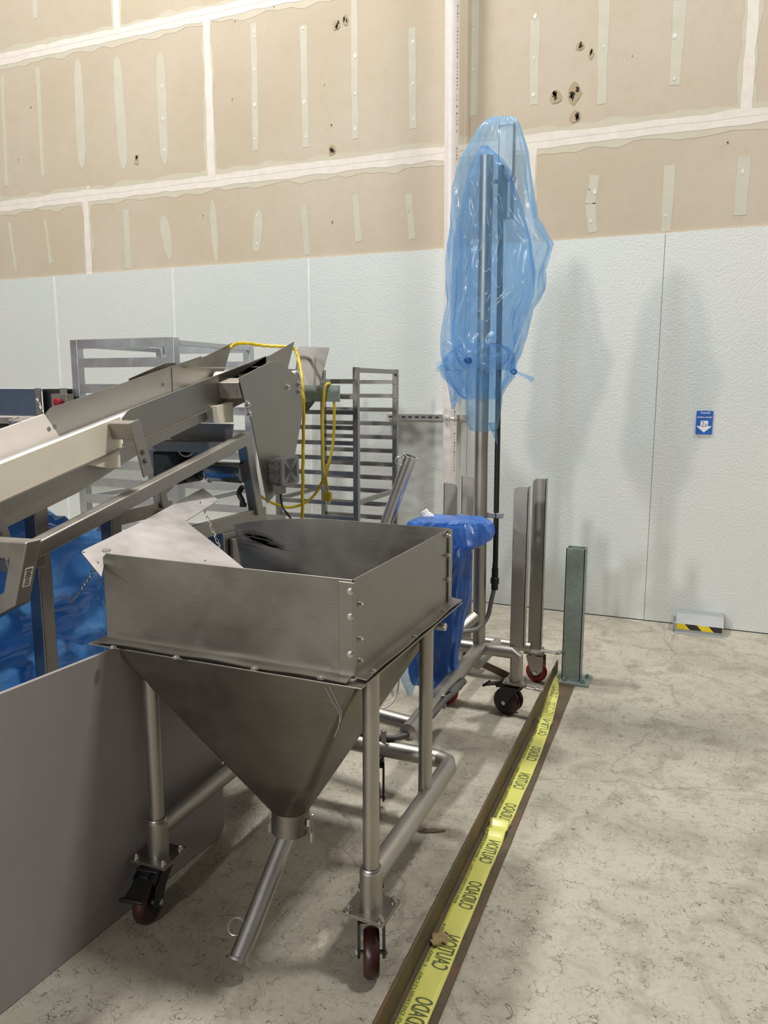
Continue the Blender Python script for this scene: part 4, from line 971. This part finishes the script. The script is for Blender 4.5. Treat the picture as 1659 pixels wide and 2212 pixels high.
# leaning steel outlet pipe
pa, pb_ = aty(887, 985, 3.05), aty(836, 1128, 3.05); pdv = (pb_-pa).normalized()
t = thing('outlet_pipe', 'bright stainless pipe with end flange and ring leaning up behind the hopper', 'pipe', tuple(pb_+pdv*.3))
pe_ = pa+pdv*.62
m = MB(); m.lathe(pa, pdv, [(0, .024), (0, .034), (.006, .034), (.006, .0275), (.62, .0275), (.62, .024), (0, .024)], 36); m.build('pipe_body', BRIGHT, t, smooth=40)
MB().cyl(pa+pdv*.012, pa+pdv*.014, .0245, n=30).build('bore', DARK, t)
ringhandle(pa+pdv*.035, pdv, -rt, .019, t)

# blue covered pump on the lift and its fitting
def lofted(rows, Y, depth, name, mat, parent, amp, fold_n, nu=120, ystretch=None, seedv=0., sub=5, close_top=True, label=None, cat=None, sm_=60):
    """film sleeve: rows (py, left px, right px[, y shift]) along the height; folds get deeper between rows"""
    R_ = [(aty(l, py, Y), aty(r, py, Y), (x[0] if x else 0)) for py, l, r, *x in rows]
    P_ = []
    for i in range(len(R_)-1):
        for k in range(sub):
            u = k/sub; a, b = R_[i], R_[i+1]; P_.append((a[0].lerp(b[0], u), a[1].lerp(b[1], u), a[2]+(b[2]-a[2])*u))
    P_.append(R_[-1]); m = MB(); vs = []
    for i, (L, Rr, ys) in enumerate(P_):
        c = (L+Rr)/2; a = (Rr-L).length/2; bdep = min(depth, a*.85+.01)
        for j in range(nu):
            th_ = 2*math.pi*j/nu; ca, sa = math.cos(th_), math.sin(th_)
            q = Vector((ca*fold_n, sa*fold_n, c.z*2.2+seedv)); q2 = Vector((ca*fold_n*2.6, sa*fold_n*2.6, c.z*5.5+seedv))
            d = (1-2*abs(noise.noise(q)))*.6+(1-2*abs(noise.noise(q2)))*.4
            k_ = 1+amp*(d-.75)*(.35+.65*abs(sa))
            vs.append(Vector((c.x+a*ca*k_*(1 if abs(ca) < .97 else 1), Y+ys+bdep*sa*k_, c.z+.006*noise.noise(q2*1.7))))
    n_ = len(P_)
    m.add(vs, [(i*nu+j, i*nu+(j+1) % nu, (i+1)*nu+(j+1) % nu, (i+1)*nu+j) for i in range(n_-1) for j in range(nu)])
    if close_top:
        m.v.append(sum(vs[:nu], Vector())/nu+Vector((0, 0, .004))); ti = len(m.v)-1
        for j in range(nu): m.f.append([(j+1) % nu, j, ti]); m.mi.append(0)
    return m.build(name, mat, parent, smooth=sm_)
t = thing('pump_cover', 'bright blue plastic bag tied over a pump in front of the lift column', 'plastic bag', (-1.0, 3.1, .2))
lofted([(1120, 930, 1040), (1122, 905, 1052), (1128, 888, 1060), (1140, 880, 1064), (1152, 884, 1062), (1164, 905, 1055), (1174, 935, 1040), (1182, 948, 1022), (1190, 955, 1010)], 3.08, .13, 'upper_bag', FILM_LO, t, .45, 1.6, seedv=3., sm_=24)
lofted([(1172, 938, 1014), (1200, 925, 1018), (1235, 918, 1015), (1275, 910, 1018), (1320, 900, 1008), (1360, 893, 1003), (1395, 890, 996), (1425, 886, 994), (1440, 884, 1000), (1452, 884, 1002), (1462, 888, 999), (1474, 895, 985)], 3.06, .11, 'lower_bag', FILM_LO, t, .42, 1.7, seedv=8., sm_=24)
lofted([(1405, 858, 905), (1430, 856, 905), (1470, 868, 900), (1500, 882, 890)], 3.00, .03, 'loose_flap', FILM_IN, t, .3, 2, seedv=2.)
lofted([(1270, 990, 1018), (1300, 995, 1017), (1345, 998, 1003)], 3.12, .03, 'loose_flap', FILM_LO, t, .3, 2, seedv=2.)
MB().cyl((-1.03, 3.08, .26), (-1.03, 3.08, .84), .06, n=24).build('pump_body', STEEL, t)
MB().cyl((-1.10, 3.08, .90), (-.86, 3.08, .90), .05, n=24).build('pump_motor', STEEL, t)
fc = aty(925, 1117, 3.10)
t2 = thing('pipe_union', 'white plastic pipe union poking out above the blue pump bag', 'fitting', tuple(fc))
ax = (rt*-.5+up*.8).normalized()
m = MB(); m.cyl(fc-ax*.02, fc+ax*.004, .026, n=8); m.cyl(fc+ax*.004, fc+ax*.014, .021, n=24); m.cyl(fc+ax*.014, fc+ax*.034, .017, n=8); m.build('nut', WHITEP, t2, smooth=0, bevel=.002)
m = MB(); m.cyl(fc-ax*.06, fc-ax*.02, .019, n=24); m.build('sleeve', WHITEP, t2)

# big clear blue bag over the mast
t = thing('mast_bag', 'large translucent blue plastic bag knotted over the top of the lift column', 'plastic bag', (-.93, 3.45, 2.0))
rows = [(259, 1066, 1112), (263, 1050, 1119), (275, 1035, 1124), (300, 1021, 1132), (330, 1003, 1141), (360, 991, 1146), (404, 981, 1153), (450, 977, 1160), (481, 976, 1165), (510, 972, 1183), (536, 969, 1196), (560, 967, 1187), (590, 966, 1178), (630, 968, 1177), (650, 969, 1166), (670, 966, 1148), (700, 960, 1143), (730, 957, 1137), (765, 957, 1126), (785, 960, 1116), (800, 965, 1112)]
lofted(rows, 3.46, .16, 'outer_film', FILM_UP, t, .28, 2.4, seedv=1., nu=160)
lofted([(318, 1040, 1056), (335, 1028, 1072), (365, 1016, 1092), (410, 1004, 1112), (470, 990, 1132), (530, 980, 1148), (590, 976, 1156), (640, 976, 1152), (690, 974, 1132), (740, 974, 1118), (775, 985, 1100), (795, 1000, 1085)], 3.46, .075, 'inner_film', FILM_IN, t, .30, 2.0, seedv=5., nu=140, sm_=35)
lofted([(742, 1000, 1068), (752, 978, 1098), (766, 962, 1112), (790, 948, 1112), (815, 957, 1110), (835, 975, 1093), (850, 988, 1086), (862, 1003, 1082)], 3.42, .085, 'gathered_skirt', FILM_IN, t, .35, 3.0, seedv=9.)
lofted([(800, 1010, 1078), (830, 1006, 1082), (870, 1007, 1084), (905, 1008, 1079), (922, 1012, 1077), (931, 1018, 1066)], 3.42, .05, 'lower_sleeve', FILM_UP, t, .18, 3, seedv=4., close_top=False)
lofted([(800, 960, 1000), (830, 967, 1002), (855, 972, 990), (884, 977, 980)], 3.39, .03, 'tail', FILM_IN, t, .3, 2, seedv=14.)
lofted([(915, 1055, 1078), (940, 1066, 1077), (961, 1075, 1078)], 3.43, .02, 'tail', FILM_UP, t, .3, 2, seedv=15.)
# knots and twisted tails
def knot(px, py, Y, r, parent, tailp=None, tr=.01):
    c = aty(px, py, Y); pts = []
    for k in range(26):
        a = k/26*4*math.pi; pts.append(c+rt*(r*math.cos(a)*(1+.3*math.sin(a/2)))+up*(r*math.sin(a)*.8)+fwd*(r*.5*math.sin(a/2*3)))
    MB().tube(pts, r*.42, 8, closed=True).build('knot', FILM_LO, parent)
    if tailp:
        q = [aty(x, y, Y) for x, y in tailp]; k = len(q)
        sp_ = smoothpath([c]+q, 6); n_ = len(sp_)
        MB().tube(sp_, [tr*(.45+.55*(i/(n_-1)))*(1+.15*math.sin(i*1.7)) for i in range(n_)], 9).build('twisted_tail', FILM_IN, parent)
knot(1011, 778, 3.31, .012, t); knot(1110, 803, 3.44, .011, t, [(1122, 807), (1137, 813), (1152, 821)], .011)
# radial gathers running into the front knot
m = MB(); c = aty(1011, 779, 3.315)
for k, (px, py) in enumerate(((962, 735), (975, 700), (1000, 690), (1040, 690), (1070, 720), (1085, 770), (1070, 800), (1050, 840), (1010, 850), (985, 870), (965, 820), (942, 792), (955, 770))):
    e = aty(px, py, 3.35+.02*(k % 2)); s = (e-c).cross(fwd).normalized()
    vs = []; n_ = 9
    for i in range(n_+1):
        u = i/n_; w = .004+.028*u*(1-.3*u); p = c.lerp(e, u)
        for j in range(5):
            v = j/4*2-1; vs.append(p+s*w*v+fwd*(-.012*math.sin(u*math.pi)+.006*abs(v)*u*3))
    m.add(vs, [(i*5+j, i*5+j+1, i*5+6+j, i*5+5+j) for i in range(n_) for j in range(4)])
m.build('gathers', FILM_UP, t, smooth=60)

# ------------------------------------------------------------------ small things on the floor
def tri(a, b, c_, z=0): pass
t = thing('floor_tray', 'low rusty angle iron bracket lying on the floor behind the lift casters', 'bracket', (-1.08, 3.92, 0))
P3 = [atz(965, 1437, .03), atz(1030, 1425, .03), atz(1108, 1462, .03)]
m = MB(); m.sq(P3, .006, .05, (0, 0, 1)); 
m = MB()
for a, b in zip(P3, P3[1:]):
    d = (b-a).normalized(); n_ = Vector((-d.y, d.x, 0))
    m.prism([a*1+Vector((0, 0, -.03)), b+Vector((0, 0, -.03)), b+Vector((0, 0, .012)), a+Vector((0, 0, .012))], n_*.004)
m.build('angle_iron', RUSTY, t, smooth=0)
def leaf(name, c, ln, wd_, ang, mat, label, cat, curl=.006, jag=.35):
    m = MB(); d = Vector((math.cos(ang), math.sin(ang), 0)); s = Vector((-d.y, d.x, 0)); k = 16; vs = []
    for i in range(k+1):
        u = i/k; w = wd_*(math.sin(math.pi*u)**.5)*(1+jag*noise.noise(Vector((u*9, c[0]*5, 0))))+.0006
        for j in range(5):
            v = j/4*2-1; vs.append(Vector(c)+d*(u-.5)*ln+s*w*v/2+Vector((0, 0, .001+curl*(v*v)*.5+curl*abs(noise.noise(Vector((u*4, v*2, c[1]))))*1.2)))
    m.add(vs, [(i*5+j, i*5+j+1, i*5+6+j, i*5+5+j) for i in range(k) for j in range(4)])
    o = m.build(name, mat, smooth=50); s_ = o.modifiers.new('s', 'SOLIDIFY'); s_.thickness = .0008; return tag(o, label, cat)
leaf('dried_leaf', (-.805, 2.335, 0), .10, .018, math.radians(25), plain('brown_leaf', lin(96, 82, 66), .8, var=.2), 'thin curled brown leaf on the floor between the hopper and the curb', 'leaf')
leaf('dried_leaf', (-.603, 1.83, .010), .062, .046, math.radians(75), plain('tan_leaf', lin(150, 128, 92), .85, var=.15, scale=90), 'crumpled tan leaf lying on the near length of caution tape', 'leaf', .010, .9)
c = atz(1100, 2090, 0)
m = MB(); m.tube(smoothpath([atz(1092, 2170-2, .004), atz(1104, 2192, .006), atz(1102, 2200, .004)], 4), .0015, 6)
m = MB(); m.tube(smoothpath([atz(1092, 2168, .003), atz(1102, 2174, .010), atz(1107, 2187, .008), atz(1103, 2196, .004), atz(1094, 2199, .003)], 5), .0016, 6)
tag(m.build('wire_scrap', plain('grey_wire', (.2, .18, .16), .5), smooth=60), 'short curled scrap of wire on the concrete right of the curb', 'wire')
t = thing('cable_loop', 'white flexible cord hanging in a loop under the hopper funnel', 'cord', tuple(aty(848, 1500, 2.8)))
m = MB(); m.tube(smoothpath([aty(862, 1462, 3.0), aty(858, 1495, 3.0), aty(845, 1520, 2.95), aty(825, 1530, 2.9), aty(800, 1540, 2.9)], 6), .0045, 8); m.tube(smoothpath([aty(852, 1462, 3.02), aty(846, 1490, 3.02), aty(850, 1510, 3.0), aty(830, 1525, 2.95)], 6), .0055, 8)
m.build('cord', PVC, t)
